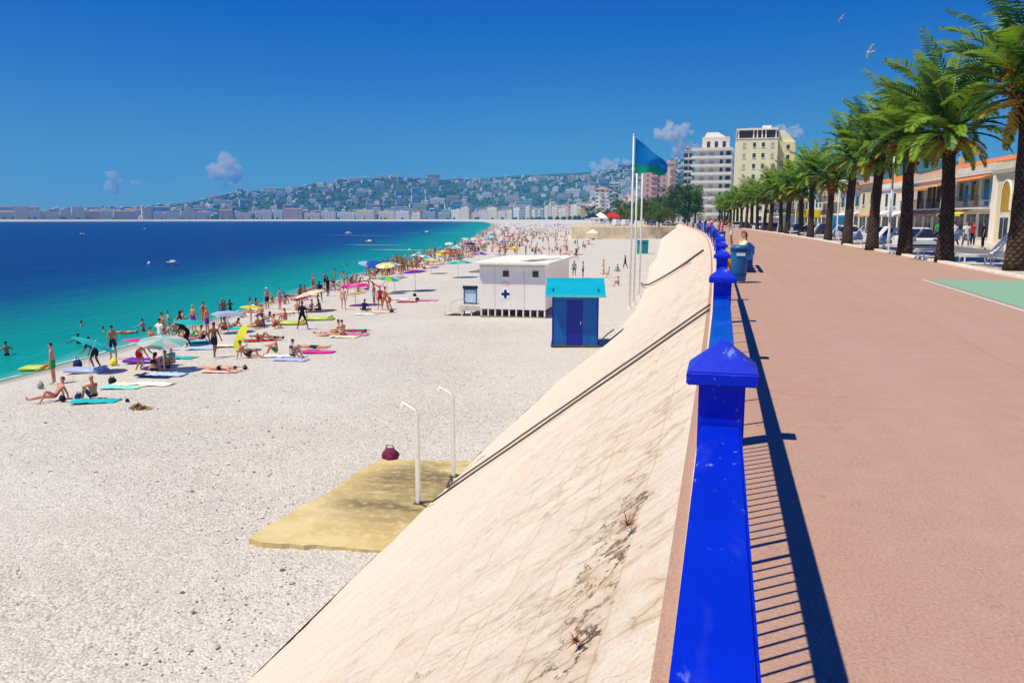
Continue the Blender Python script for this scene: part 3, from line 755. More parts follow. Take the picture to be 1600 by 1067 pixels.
# ------------------------------------------------------------------ palms
TR=m_trunk()
G1=M('fresh palm green',(.21,.35,.028),.5,.35,.25,1.2,trans=.3); G2=M('deep palm green',(.04,.13,.022),.5,.35,.25,1.2,trans=.25); G3=M('yellowing palm green',(.38,.30,.035),.6,.25,.25,1.2,trans=.25)
ORG=M('orange palm fruit',(.50,.20,.02),.7,.2,.3,6)
def frond(mb,base,az,el,L,droop,mi,R,nl=34):
    p=Vector(base); pts=[p.copy()]; dirs=[]; n=12; e=el
    for i in range(n):
        t=(i+1)/n; e=el-droop*t**1.35
        d=Vector((math.cos(az)*math.cos(e),math.sin(az)*math.cos(e),math.sin(e))); dirs.append(d); p=p+d*L/n; pts.append(p.copy())
        az+=R.uniform(-.03,.03)
    side0=Vector((-math.sin(az),math.cos(az),0))
    # rachis
    for i in range(n):
        w=.035*(1-i/n)+.006; q=side0*w; u=dirs[i].cross(side0)*w*.6
        w2=.035*(1-(i+1)/n)+.004; q2=side0*w2
        mb.add([pts[i]-q,pts[i]+q,pts[i+1]+q2,pts[i+1]-q2],[(0,1,2,3)],2)
    tw=R.uniform(-.25,.25)
    for k in range(nl):
        t=.1+.9*k/(nl-1); f=t*n; i=min(int(f),n-1); a=f-i
        c=pts[i]*(1-a)+pts[i+1]*a; d=dirs[i]
        up=side0.cross(d).normalized(); up=up if up.z>0 or el>1.3 else -up
        l=(.60*math.sin(PI*min(1,t*.82+.13))**.7+.06)*L/3.4
        for sg in (-1,1):
            ld=(side0*sg*(.85+.1*R.random())+d*(.55+.35*t)+up*(.32+tw*sg+R.uniform(-.12,.12))+Vector((0,0,-.10))).normalized()
            wv=ld.cross(up).normalized()*(.021+.012*R.random())*1.5
            mid=c+ld*l*.5; tip=c+ld*l+Vector((0,0,-.17*l))
            mb.add([c-wv*.5,c+wv*.5,mid+wv,tip,mid-wv],[(0,1,2,3,4)],mi if R.random()>.12 else (mi+1)%2)
def make_palm(seed,h,fr,nf=60):
    R=random.Random(seed); r=empty('palm_tree')
    n=14; pts=[];rs=[]; lx=R.uniform(-.25,.25); ly=R.uniform(-.25,.25)
    for i in range(n+1):
        t=i/n; pts.append((lx*t*t,ly*t*t,h*t)); rs.append((.125*(1-t)**5+.255-.02*t)+(.10 if t>.86 else 0)*((t-.86)/.14)+.01*math.sin(t*60))
    m=MB().tube(pts,rs,16); m.build('trunk',TR,r,smooth=True)
    m=MB(); 
    for k in range(90):  # cut frond stubs under the crown
        a=k*2.399; z=h-.75+.95*k/90; rr=.30+.12*(k/90)
        b=Vector((lx+rr*math.cos(a),ly+rr*math.sin(a),z)); d=Vector((math.cos(a)*.7,math.sin(a)*.7,.75))*.22
        sd=Vector((-math.sin(a),math.cos(a),0))*.05
        m.add([b-sd,b+sd,b+d+sd*.4,b+d-sd*.4],[(0,1,2,3)])
    m.build('frond_stubs',M('cut frond stubs',(.16,.10,.04),.9,.1,.3,5),r)
    m=MB()
    for k in range(nf):
        t=k/(nf-1); a=k*2.39996+R.uniform(-.25,.25)
        el=rad(84)-t**1.25*rad(78 if seed!=11 else 62)+R.uniform(-.14,.14); L=fr*(1.14-.58*t)*R.uniform(.88,1.08)
        frond(m,(lx+.14*math.cos(a),ly+.14*math.sin(a),h+.1+.3*(1-t)),a,el,L,rad(44)+R.uniform(-.2,.3)+.55*t,0 if R.random()<.70-.25*t else 1,R)
    for k in range(13):
        a=k*.483+R.random(); frond(m,(lx+.2*math.cos(a),ly+.2*math.sin(a),h-.05),a,rad(0)+R.uniform(-.35,.25),fr*R.uniform(.36,.5),rad(58),2 if R.random()<.6 else 0,R,24)
    m.build('crown',[G1,G2,G3],r)
    for k in range(3):
        a=R.uniform(0,6.3); m=MB()
        b=Vector((lx,ly,h+.1)); e=b+Vector((math.cos(a)*.62,math.sin(a)*.62,-.05))
        if seed==11 and k<2: e=b+(Vector((-.72,-.5,.75)) if k==0 else Vector((-.55,-.3,.35)))
        m.tube([b,b+(e-b)*.6+Vector((0,0,.25)),e],.03,5)
        for j in range(130):
            q=e+Vector((R.gauss(0,.18),R.gauss(0,.18),R.gauss(-.12,.24)))
            s=.045; m.add([q+Vector((s,0,0)),q-Vector((s,0,0)),q+Vector((0,s,0)),q-Vector((0,s,0)),q+Vector((0,0,s)),q-Vector((0,0,s))],[(0,2,4),(2,1,4),(1,3,4),(3,0,4),(2,0,5),(1,2,5),(3,1,5),(0,3,5)])
        m.build('fruit_cluster',ORG,r)
    return r
PALMS=[make_palm(11,5.3,4.1,50),make_palm(23,4.75,3.75,48),make_palm(37,4.95,3.3,44),make_palm(41,4.8,3.4,46),make_palm(59,5.2,3.1,42),make_palm(67,4.5,3.2,40)]
PS=[(29.4,9.45),(34.9,8.75),(41.1,8.65),(47.4,8.4),(57.3,8.75),(67.5,9.05),(77,9),(85,9.2),(94.5,9),(102.5,9.2),(112.5,9.1),(121,9.2),(130,9.1),(138.5,9.1),(147.5,9.1),(156.5,9.1),(165.5,9.1),(174.5,9.1),(183,9.1),(192,9.1),(201,9.1),(210,9.1),(219,9.1)]
for k,(y,o) in enumerate(PS):
    pr=PALMS[k] if k<6 else dup(PALMS[2+k%4])
    pr.location=(Rx(y)+o,y,.02); pr.rotation_euler=(0,0,0 if k==0 else rng.uniform(0,6.3)); sc=1 if k<4 else rng.uniform(.88,1.04); pr.scale=(sc,sc,sc)
    lab=['nearest tall palm cut by the top of the picture, orange fruit under its crown','second palm from the viewer, beside a white deckchair','third palm from the viewer, with a white car behind its trunk','fourth palm from the viewer, next to a slim lamp post'][k] if k<4 else ['fifth palm from the viewer, in front of the parked blue van','sixth palm from the viewer along the promenade','seventh palm from the viewer, near the yellow stall'][k-4] if k<7 else 'distant palm in the receding row along the promenade'
    tag(pr,lab,'palm tree','palms lining the promenade')

def terrace():
    ft=[at_dist(px,342,D)[:2] for px,D in ((893,262),(935,258),(985,256),(1030,257),(1062,262))]; bk=[at_dist(px,342,D)[:2] for px,D in ((1058,440),(980,440),(893,430))]
    P_2=ft+bk; n=len(P_2); m=MB(); m.add([(x,y,-.9) for x,y in P_2]+[(x,y,-5.5) for x,y in P_2],[tuple(range(n))]+[(k,(k+1)%n,n+(k+1)%n,n+k) for k in range(n)])
    o=m.build('quay_terrace',M('tan quay stone',(.62,.50,.34),.9,.1,.25,.35,.3,2)); tag(o,'tan stone quay terrace at the bend behind the open beach','quay')
    for k in range(len(ft)-1):
        (xa,ya),(xb,yb)=ft[k],ft[k+1]; m=MB(); m.tube([(xa,ya,.1),(xb,yb,.1)],.07,6)
        for q in range(5): f_=q/5; m.tube([(xa+(xb-xa)*f_,ya+(yb-ya)*f_,-.9),(xa+(xb-xa)*f_,ya+(yb-ya)*f_,.1)],.06,6)
        m.build('railing',M('pale quay rail',(.6,.6,.6),.6),o)
terrace()
# pines / dark trees
def make_tree(seed,h,cw,mat,conif=False):
    R=random.Random(seed); r=empty('broadleaf_tree' if not conif else 'pine_tree')
    m=MB().tube([(0,0,0),(.1,0,h*.25),(-.05,.1,h*.5),(.0,.0,h*.8)],[.32,.26,.2,.08],8)
    for k in range(7):
        a=k*2.4; z=h*(.3+.07*k); m.tube([(0,0,z),(math.cos(a)*cw*.25,math.sin(a)*cw*.25,z+h*.12),(math.cos(a)*cw*.42,math.sin(a)*cw*.42,z+h*.2)],[.12,.08,.03],5)
    m.build('trunk',M('grey brown bark',(.10,.075,.055),.9),r,smooth=True)
    m=MB()
    cl=[]
    for k in range(26):
        z=R.uniform(.3,.98); rr=math.sqrt(R.random())*cw*.5*(math.sin(PI*min(1,(1.05-z)*1.15+.05))**.6); a=R.uniform(0,6.3)
        cl.append((rr*math.cos(a),rr*math.sin(a),z*h,R.uniform(.12,.22)*cw))
    for (x,y,z,s) in cl:
        for j in range(110):
            d=Vector((R.gauss(0,1),R.gauss(0,1),R.gauss(0,.8))); d=d/max(d.length,.01)*s*R.random()**.4
            c=Vector((x,y,z))+d; a=Vector((R.gauss(0,1),R.gauss(0,1),R.gauss(0,1))).normalized(); b=a.orthogonal().normalized(); q=R.uniform(.16,.34)
            m.add([c-a*q,c+b*q*.6,c+a*q,c-b*q*.6],[(0,1,2,3)],0 if R.random()<.7 else 1)
    m.build('crown',mat,r); return r
DG=[M('dark tree green',(.045,.115,.03),.7,.2,.3,1,trans=.2),M('mid tree green',(.09,.175,.03),.7,.2,.3,1,trans=.2)]
LG=[M('olive tree green',(.14,.20,.035),.7,.2,.3,1,trans=.15),DG[1]]
T1=make_tree(3,12.5,9.5,DG); T2=make_tree(5,10.5,9,DG); T3=make_tree(8,7.5,7.5,LG)
spec=[(1086,300,T1),(1070,300,T2),(1052,300,T1),(1036,310,T2),(1020,335,T1),(1008,360,T2),(1012,258,T3),(1030,270,T3),(990,400,T2),(968,430,T1),(952,470,T3),(940,520,T3),(925,600,T2),(1044,330,T2),(975,372,T3)]
used=set()
for px,D,T in spec:
    x,y,_=at_dist(px,342,D); o=T if id(T) not in used else dup(T); used.add(id(T)); o.location=(x,y,-.9 if y>258 and D<430 else -.1); o.rotation_euler=(0,0,rng.uniform(0,6)); s=rng.uniform(.92,1.12)*(1.15 if px>1045 else 1); o.scale=(s,s,s)
    tag(o,{id(T1):'tall dark green tree rising behind the flagpoles at the promenade bend',id(T2):'dark green bushy tree in the clump at the promenade bend',id(T3):'lower olive green tree in the clump at the promenade bend'}[id(T)],'tree',{id(T1):'tall dark trees at the bend',id(T2):'dark bushy trees at the bend',id(T3):'low olive trees at the bend'}[id(T)])
# ------------------------------------------------------------------ bins, benches, lamps
def litter_bin():
    r=empty('litter_bin'); b=M('teal blue bin plastic',(.01,.13,.33),.45,.4,.08,3)
    m=MB(); prof_=[(0,.175),(.04,.19),(.5,.215),(.86,.235)]; n=20
    vs=[(q*math.cos(2*PI*k/n),q*math.sin(2*PI*k/n),z+.04) for z,q in prof_ for k in range(n)]; fs=[tuple(range(n))[::-1]]
    for i in range(3):
        for k in range(n): fs.append((i*n+k,i*n+(k+1)%n,(i+1)*n+(k+1)%n,(i+1)*n+k))
    m.add(vs,fs).build('body',b,r,smooth=True)
    for z,q in ((.2,.206),(.84,.243)): m=MB().tube([(0,0,z),(0,0,z+.05)],q,20,cap=False); m.build('band',M('dark blue band',(.005,.05,.2),.4),r,smooth=True)
    m=MB().tube([(0,0,.895),(0,0,.96),(0,0,1.0)],[.25,.24,.17],20); m.build('lid',b,r,smooth=True)
    m=MB(); m.add([(-.11,-.238,.72),(.11,-.238,.72),(.11,-.238,.80),(-.11,-.238,.80),(-.11,-.20,.72),(.11,-.20,.72),(.11,-.20,.80),(-.11,-.20,.80)],[(0,1,2,3),(3,2,6,7),(0,3,7,4),(1,5,6,2),(0,4,5,1)]); m.build('label_plate',M('pale sticker',(.6,.72,.78),.5),r)
    return r
b0=litter_bin()
for k,y in enumerate((22.3,48.2,76,100,128,160,200)):
    o=b0 if k==0 else dup(b0); o.location=(Rx(y)+.42 if k else .42,y,.003); o.rotation_euler=(0,0,.15)
    tag(o,['large blue litter bin standing by the rail before the seated women','blue litter bin further along, close to the railing','blue litter bin beside the group of strollers','small distant blue litter bin among the strollers'][k] if k<4 else 'tiny distant blue litter bin by the promenade railing','litter bin','litter bins by the railing')
BW=M('white bench slats',(.80,.78,.75),.5,.35,.06,5)
def deckchair():
    r=empty('deckchair')
    m=MB()
    for i in range(9): y0=-.75+i*.115; m.box(-.36,y0,.335,.36,y0+.085,.365)
    m.build('seat',BW,r)
    m=MB(); a=rad(52)
    for i in range(9):
        u=.05+i*.115
        for_=[(x,.30+(u+d)*math.cos(a)+t_*math.sin(a),.36+(u+d)*math.sin(a)-t_*math.cos(a)) for x in(-.36,.36) for d in(0,.085) for t_ in(0,.03)]
        m.add(for_,[(0,2,3,1),(4,5,7,6),(0,1,5,4),(2,6,7,3),(0,4,6,2),(1,3,7,5)])
    m.build('backrest',BW,r)
    for x in (-.33,.33):
        for y0 in (-.6,.25): m=MB().tube([(x,y0,0),(x,y0,.334)],.028,6); m.build('leg',BW,r)
        m=MB().tube([(x,-.76,.30),(x,.3,.30),(x,.3+1.05*math.cos(a),.33+1.05*math.sin(a))],.026,6); m.build('side_rail',BW,r)
        m=MB().tube([(x,.25,.04),(x,.62,.62)],.02,6); m.build('brace',BW,r)
    return r
d0=deckchair()
for k,(y,o_) in enumerate(((32.6,9.35),(38.4,9.3),(44.8,9.3),(50.2,9.3),(53,9.3),(61,9.4),(71,9.4),(81,9.4),(90,9.4))):
    o=d0 if k==0 else dup(d0); o.location=(Rx(y)+o_,y,.05); o.rotation_euler=(0,0,-PI/2+.15*math.sin(k*2))
    tag(o,['white slatted deckchair nearest the viewer, between the first and second palms','white slatted deckchair between the second and third palms','white slatted deckchair behind the third palm','white slatted deckchair left of the lamp post'][k] if k<4 else 'small white deckchair in the distant row under the palms','deckchair','white deckchairs along the kerb')
def lamp():
    r=empty('street_lamp'); LM=M('pale grey lamp paint',(.62,.62,.60),.4,.4,.06,4)
    m=MB().tube([(0,0,0),(0,0,.9),(0,0,.95),(0,0,7.2)],[.09,.085,.06,.045],10); m.build('pole',LM,r,smooth=True)
    m=MB().tube([(0,0,7.1),(-.2,0,7.5),(-.75,0,7.62)],[.035,.03,.025],8); m.build('arm',LM,r,smooth=True)
    m=MB(); m.box(-1.15,-.11,7.56,-.7,.11,7.68); h=m.build('lamp_head',LM,r,bevel=.03)
    m=MB(); m.box(-1.1,-.08,7.54,-.76,.08,7.557); m.build('diffuser',M('lamp glass',(.7,.7,.66),.3),h); return r
l0=lamp()
for k,(y,o_) in enumerate(((46.1,8.95),(72,10.4),(99,10.4),(126,10.4),(153,10.4),(180,10.4),(207,10.4))):
    o=l0 if k==0 else dup(l0); o.location=(Rx(y)+o_,y,.03)
    tag(o,'slim pale lamp post beside the fourth palm' if k==0 else 'slim pale lamp post in the line behind the palms','street lamp','slim lamp posts along the promenade')

# ------------------------------------------------------------------ vehicles
GL=M('car window glass',(.015,.02,.028),.08,.6,.1,2); TY=M('tyre rubber',(.02,.02,.02),.9); RM=M('wheel rim',(.45,.45,.46),.3,.5,.1,6,metal=.8)
def loft(mb,st,mi=0):
    # st: (x, halfwidth bottom, halfwidth top, zb, zt)
    vs=[];n=8
    for x,wb,wt,zb,zt_ in st:
        vs+= [(x,-wb*.94,zb),(x,-wb,zb+(zt_-zb)*.25),(x,-(wb+wt)/2,zb+(zt_-zb)*.7),(x,-wt*.95,zt_),(x,wt*.95,zt_),(x,(wb+wt)/2,zb+(zt_-zb)*.7),(x,wb,zb+(zt_-zb)*.25),(x,wb*.94,zb)]
    fs=[tuple(range(n))]
    for i in range(len(st)-1):
        for k in range(n): a=i*n+k; b=i*n+(k+1)%n; fs.append((a,b,b+n,a+n))
    fs.append(tuple((len(st)-1)*n+k for k in range(n))[::-1]); mb.add(vs,fs,mi)
def car(paint,kind='car'):
    r=empty('parked_car' if kind=='car' else 'parked_van')
    m=MB()
    if kind=='car':
        L=4.2;loft(m,[(-2.1,.72,.66,.42,.72),(-2.05,.80,.76,.28,.82),(-1.5,.86,.80,.2,.95),(-.2,.87,.82,.2,.98),(1.0,.87,.80,.2,.94),(1.8,.83,.72,.22,.82),(2.07,.76,.66,.28,.68),(2.12,.66,.6,.4,.6)])
        gl=[(-1.95,.74,.6,.86,.93),(-1.35,.77,.58,.93,1.38),(.15,.78,.58,.95,1.40),(1.05,.74,.66,.92,.96)]
        rf=[(-1.38,.60,.50,1.375,1.40),(-1.0,.62,.55,1.38,1.455),(.0,.62,.55,1.385,1.46),(.22,.60,.5,1.36,1.39)]; wx=(-1.3,1.35)
    else:
        L=5;loft(m,[(-2.5,.88,.84,.35,2.15),(-2.45,.94,.88,.28,2.3),(.9,.95,.88,.28,2.32),(1.25,.94,.88,.28,1.25),(2.2,.90,.84,.28,1.05),(2.5,.82,.76,.35,.8)])
        gl=[(.905,.90,.80,1.26,2.1),(1.0,.90,.80,1.26,2.15),(1.6,.88,.80,1.18,1.25)]; rf=[(-2.3,.84,.8,2.325,2.36),(.6,.84,.8,2.325,2.37)]; wx=(-1.5,1.6)
    m.build('body',paint,r,smooth=False,bevel=.025)
    m=MB(); loft(m,gl); m.build('windows',GL,r)
    m=MB(); loft(m,rf); m.build('roof',paint,r)
    f=L/2
    for sy in (-1,1):
        for x in wx:
            m=MB().tube([(x,sy*.70,.32),(x,sy*.89,.32)],.32,18); wh_=m.build('wheel',TY,r,smooth=False); m=MB().tube([(x,sy*.885,.32),(x,sy*.905,.32)],.20,14); m.build('rim',RM,wh_)
        m=MB(); m.box(f-.19,sy*.5-.13,.60,f-.02,sy*.5+.13,.72); m.build('headlight',M('headlight lens',(.75,.75,.72),.15,.6),r,bevel=.02)
        m=MB(); m.box(-f-.01,sy*.58-.1,.66,-f+.1,sy*.58+.1,.80); m.build('tail_light',M('red tail lens',(.45,.02,.02),.2,.5),r,bevel=.02)
        m=MB(); m.box(.75,sy*.93-.06,.96,.87,sy*.93+.06,1.06); m.build('mirror',paint,r,bevel=.015)
    m=MB(); m.box(f-.06,-.7,.3,f+.03,.7,.42); m.build('bumper',M('dark bumper',(.05,.05,.055),.6),r,bevel=.02); m=MB(); m.box(-f-.03,-.7,.33,-f+.06,.7,.46); m.build('bumper',M('dark bumper',(.05,.05,.055),.6),r,bevel=.02)
    m=MB(); m.box(-f-.05,-.25,.48,-f-.031,.25,.58); m.build('number_plate',M('plain plate',(.7,.7,.6),.5),r)
    return r
def pt(n,c,r=.25): return M(n,c,r,.5,.04,1)
C=[('white estate car behind the third palm, its lower side in shadow',1424,392,'car',pt('white car paint',(.78,.79,.8)),.1),
   ('white car parked left of the lamp post, behind the fourth palm',1372,386,'car',pt('white car paint',(.78,.79,.8)),.0),
   ('white car nosing out in front of the blue van',1325,380,'car',pt('white car paint',(.78,.79,.8)),PI),
   ('tall blue van parked behind the fifth palm',1307,372,'van',pt('blue van paint',(.03,.22,.45)),0),
   ('dark car parked just behind the sixth palm',1290,371,'car',pt('black car paint',(.02,.02,.025)),0),
   ('silver car parked between the seventh and eighth palms',1246,369,'car',pt('silver car paint',(.5,.5,.52)),0),
   ('white van further along the row of parked cars',1228,367,'van',pt('white car paint',(.78,.79,.8)),0),
   ('dark red car in the distant row of traffic',1210,365,'car',pt('dark red paint',(.22,.02,.03)),0),
   ('dark blue car in the distant row of traffic',1198,363.5,'car',pt('navy car paint',(.02,.04,.14)),0),
   ('small white car in the distant row of traffic',1184,361.5,'car',pt('white car paint',(.78,.79,.8)),0),
   ('black car in the far row of traffic beneath the palms',1163,359.5,'car',pt('black car paint',(.02,.02,.025)),0),
   ('silver car in the far row of traffic beneath the palms',1150,358,'car',pt('silver car paint',(.5,.5,.52)),0),
   ('white van at the promenade bend left of the flagpoles',962,349.5,'van',pt('white car paint',(.78,.79,.8)),.35),
   ('second white van at the bend, close to the flagpoles',976,349.8,'van',pt('white car paint',(.78,.79,.8)),.35),
   ('purple coach parked at the bend right of the flagpoles',1018,350.2,'van',pt('purple paint',(.10,.04,.20)),.3),
   ('dark car at the bend among the trees',1044,350.8,'car',pt('black car paint',(.02,.02,.025)),.3)]
made={}
for lab,px,py,kind,paint,dr in C:
    x,y=un(px,py,-.3); key=(kind,paint.name)
    if px<1050: x,y,_=at_dist(px,342,296)
    if key not in made: o=made[key]=car(paint,kind)
    else: o=dup(made[key])
    o.location=(x,y,-.296 if px>1050 else -.897); o.rotation_euler=(0,0,PI/2+math.atan(2*K*y)+dr); tag(o,lab,'van' if kind=='van' else 'car','vehicles along the promenade road')

# ------------------------------------------------------------------ buildings beside the promenade
def window(m_parent,x,z,w,h,frame,pane,shut=None,y=0.0,arch=False,sh_open=True):
    m=MB(); m.box(x-.06,y-.02,z-.06,x+w+.06,y+.045,z+h+.06); f=m.build('window',frame,m_parent)
    m=MB(); m.box(x,y+.046,z,x+w,y+.05,z+h); m.build('pane',pane,f)
    m=MB(); m.box(x-.12,y+.0,z-.14,x+w+.12,y+.14,z-.062); m.build('sill',frame,f)
    if shut:
        for sx in (x-w*.5-.07,x+w+.07): m=MB(); m.box(sx,y+.003,z-.02,sx+w*.5,y+.06,z+h+.02); m.build('shutter',shut,m_parent)
def building(name,loc,rz,L,D,h,wall,lab,floors=2,bay=3,ww=1.1,wh=1.5,shut=None,roof='flat',roofmat=None,frame=None,pane=None,ground='shops',cat='building',group=None,awn=None,balc=False,fz0=None,endwin=True):
    r=empty(name,loc,rz); frame=frame or M('white window frame',(.72,.70,.66),.6); pane=pane or M('dark window pane',(.04,.05,.065),.12,.5,.2,.6)
    m=MB(); m.box(0,-D,0,L,0,h); m.build('wall',wall,r)
    m=MB(); m.box(-.12,-D-.12,h-.28,L+.12,.16,h-.05); m.build('cornice',frame,r)
    fh=(h-.4)/floors; nb=max(1,int(L/bay)); b=L/nb
    for f in range(1 if ground=='shops' else 0,floors):
        for k in range(nb):
            window(r,k*b+(b-ww)/2,f*fh+.75 if f else .9,ww,min(wh,fh-1.1),frame,pane,shut)
        if endwin:
            ne=max(1,int(D/4)); e=D/ne
            mm=MB()
            for k in range(ne):
                y0=-(k+.5)*e; mm.box(-.05,y0-ww/2,f*fh+.8,-.003,y0+ww/2,f*fh+.8+min(wh,fh-1.1))
                wq=mm.build('end_window',pane,r); mm=MB()
        if balc and f:
            m=MB(); m.box(.2,.003,f*fh-.05,L-.2,1.0,f*fh+.1); s=m.build('balcony',frame,r)
            m=MB(); 
            for k in range(int((L-.4)/.22)): m.box(.22+k*.22,.95,f*fh+.1,.245+k*.22,.975,f*fh+1.0)
            m.box(.2,.94,f*fh+1.0,L-.2,.985,f*fh+1.05); m.build('balcony_rail',M('dark iron rail',(.05,.05,.055),.5),s)
    if ground=='shops':
        for k in range(nb):
            x=k*b+.3; m=MB(); m.box(x,-.0,.25,x+b-.6,.04,2.35); s=m.build('shop_window',frame,r)
            m=MB(); m.box(x+.1,.041,.35,x+b*.5-.35,.045,2.25); m.box(x+b*.5-.25,.041,.35,x+b-.7,.045,2.25); m.build('pane',pane,s)
            if awn:
                a=awn[k%len(awn)]
                if a:
                    m=MB(); m.add([(x,.05,2.75),(x+b-.6,.05,2.75),(x+b-.6,1.3,2.3),(x,1.3,2.3),(x,1.3,2.08),(x+b-.6,1.3,2.08)],[(0,1,2,3),(3,2,5,4)]); m.build('awning',a,r)
    if roof=='tile':
        rm=roofmat; m=MB(); a=.45; z=h-.04; rh=1.3 if D<12 else 1.8
        m.add([(-a,-D-a,z),(L+a,-D-a,z),(L+a,a,z),(-a,a,z),(D*.3,-D/2,z+rh),(L-D*.3,-D/2,z+rh)],[(0,1,5,4),(1,2,5),(2,3,4,5),(3,0,4),(3,2,1,0)]); rf=m.build('roof',rm,r)
        m=MB(); m.box(L*.6,-D*.35,z+.3,L*.6+.6,-D*.35+.5,z+1.9); m.build('chimney',wall,rf)
    else:
        m=MB(); m.box(-.05,-D-.05,h+.003,L+.05,-D+.2,h+.5); m.box(-.05,-.2,h+.003,L+.05,.05,h+.5); m.box(-.05,-D+.203,h+.003,.2,-.203,h+.5); m.box(L-.2,-D+.203,h+.003,L+.05,-.203,h+.5); m.build('parapet',wall,r)
    tag(r,lab,cat,group); return r
def place(y0,y1,o):
    (x,yy),hd=so(y0,o); (x2,y2),_=so(y1,o); L=math.hypot(x2-x,y2-yy); return (x,yy,-.17),math.atan2(y2-yy,x2-x),L-.05
CRM=M('cream render',(.76,.66,.44),.85,.15,.1,.8); PAL=M('pale render',(.76,.70,.62),.85,.15,.1,.8); BEI=M('beige render',(.66,.55,.42),.85,.15,.1,.8); YEL=M('pale yellow render',(.92,.84,.54),.85,.15,.07,.5); WHT=M('off white render',(.90,.85,.77),.85,.15,.06,.6)
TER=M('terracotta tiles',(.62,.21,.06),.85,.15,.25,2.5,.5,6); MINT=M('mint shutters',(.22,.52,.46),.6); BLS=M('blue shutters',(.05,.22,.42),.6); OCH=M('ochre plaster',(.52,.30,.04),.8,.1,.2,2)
YAW=cloth('yellow awning cloth',(.75,.62,.05)); WAW=cloth('white awning cloth',(.80,.76,.70)); PAW=cloth('dusty pink awning cloth',(.50,.28,.27)); OAW=cloth('orange awning cloth',(.70,.32,.10)); GRW=cloth('grey awning cloth',(.40,.40,.42))
FRM=M('white window frame',(.72,.70,.66),.6); PANE=M('dark window pane',(.04,.05,.065),.12,.5,.2,.6); IRON=M('dark iron rail',(.05,.05,.055),.5)
def arch_building():
    loc,rz,L=place(58,71.5,22); r=empty('arched_building',loc,rz); h=5.9
    m=MB(); m.box(0,-9,0,L,0,h); m.build('wall',CRM,r)
    m=MB(); m.box(-.15,-9.1,h-.55,L+.1,.25,h-.25); m.build('cornice',M('grey cornice',(.45,.42,.38),.8),r)
    for x in (.4,4.6,8.6,L-.55):
        m=MB(); m.box(x,.0,0,x+.5,.22,h-.56); m.build('pilaster',WHT,r)
    for cx in (2.6,6.7,10.9):
        w_=.85;N=12; ring=[(cx-w_,2.5)]+[(cx-w_*math.cos(PI*k/N),3.75+.95*math.sin(PI*k/N)) for k in range(N+1)]+[(cx+w_,2.5)]
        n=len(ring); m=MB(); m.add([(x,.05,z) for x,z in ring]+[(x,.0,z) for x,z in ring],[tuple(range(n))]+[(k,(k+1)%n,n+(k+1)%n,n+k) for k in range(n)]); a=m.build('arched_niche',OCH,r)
        out=[(cx+(x-cx)*1.16,z if z<2.6 else 3.75+(z-3.75)*1.16) for x,z in ring]
        m=MB(); m.add([(x,.09,z) for x,z in ring]+[(x,.09,z) for x,z in out]+[(x,.0,z) for x,z in out],[(k,k+1,n+k+1,n+k) for k in range(n-1)]+[(n+k,n+k+1,2*n+k+1,2*n+k) for k in range(n-1)]); m.build('arch_surround',WHT,a)
        m=MB(); m.box(cx-1.0,-.02,.05,cx+1.0,.05,2.05); s=m.build('shop_window',FRM,r); m=MB(); m.box(cx-.85,.051,.3,cx+.0,.055,1.95); m.box(cx+.1,.051,.3,cx+.85,.055,1.95); m.build('pane',PANE,s)
    m=MB(); m.box(-.05,.02-.05,h-.248,L,.1,h+.25); m.build('parapet',CRM,r)
    tag(r,'cream building with ochre arched niches, behind the nearest palm','building','two storey buildings across the road')
arch_building()
loc,rz,L=place(71.6,81,22)
b2=building('shop_building',loc,rz,L,9,5.8,PAL,'pale two storey building with mint shutters, a long balcony and a yellow awning',2,2.9,1.1,1.9,MINT,balc=True,awn=[None,YAW,YAW,None],group='two storey buildings across the road')
m=MB(); m.add([(0,.0,5.45),(L,.0,5.45),(L,1.2,5.05),(0,1.2,5.05)],[(0,1,2,3)]); m.build('eave',TER,b2)
for k,c in enumerate((BLS,OCH,BLS)): m=MB(); m.box(1.0+k*2.6,.055,2.95,1.8+k*2.6,.09,4.75); m.build('balcony_door',c,b2)
loc,rz,L=place(81.1,97,22)
b3=building('shop_building',loc,rz,L,9,5.9,BEI,'beige two storey building with a columned terrace and a pink awning band',2,3.2,1.4,1.8,None,balc=True,awn=[PAW],group='two storey buildings across the road')
m=MB(); m.add([(0,.05,5.1),(L*.7,.05,5.1),(L*.7,2.4,4.7),(0,2.4,4.7),(0,2.4,4.5),(L*.7,2.4,4.5)],[(0,1,2,3),(3,2,5,4)]); m.build('terrace_awning',OAW,b3)
for k in range(5): m=MB(); m.box(.3+k*2.6,1.0-.1,2.85,.5+k*2.6,1.0+.1,4.9); m.build('column',IRON if k%2 else FRM,b3)
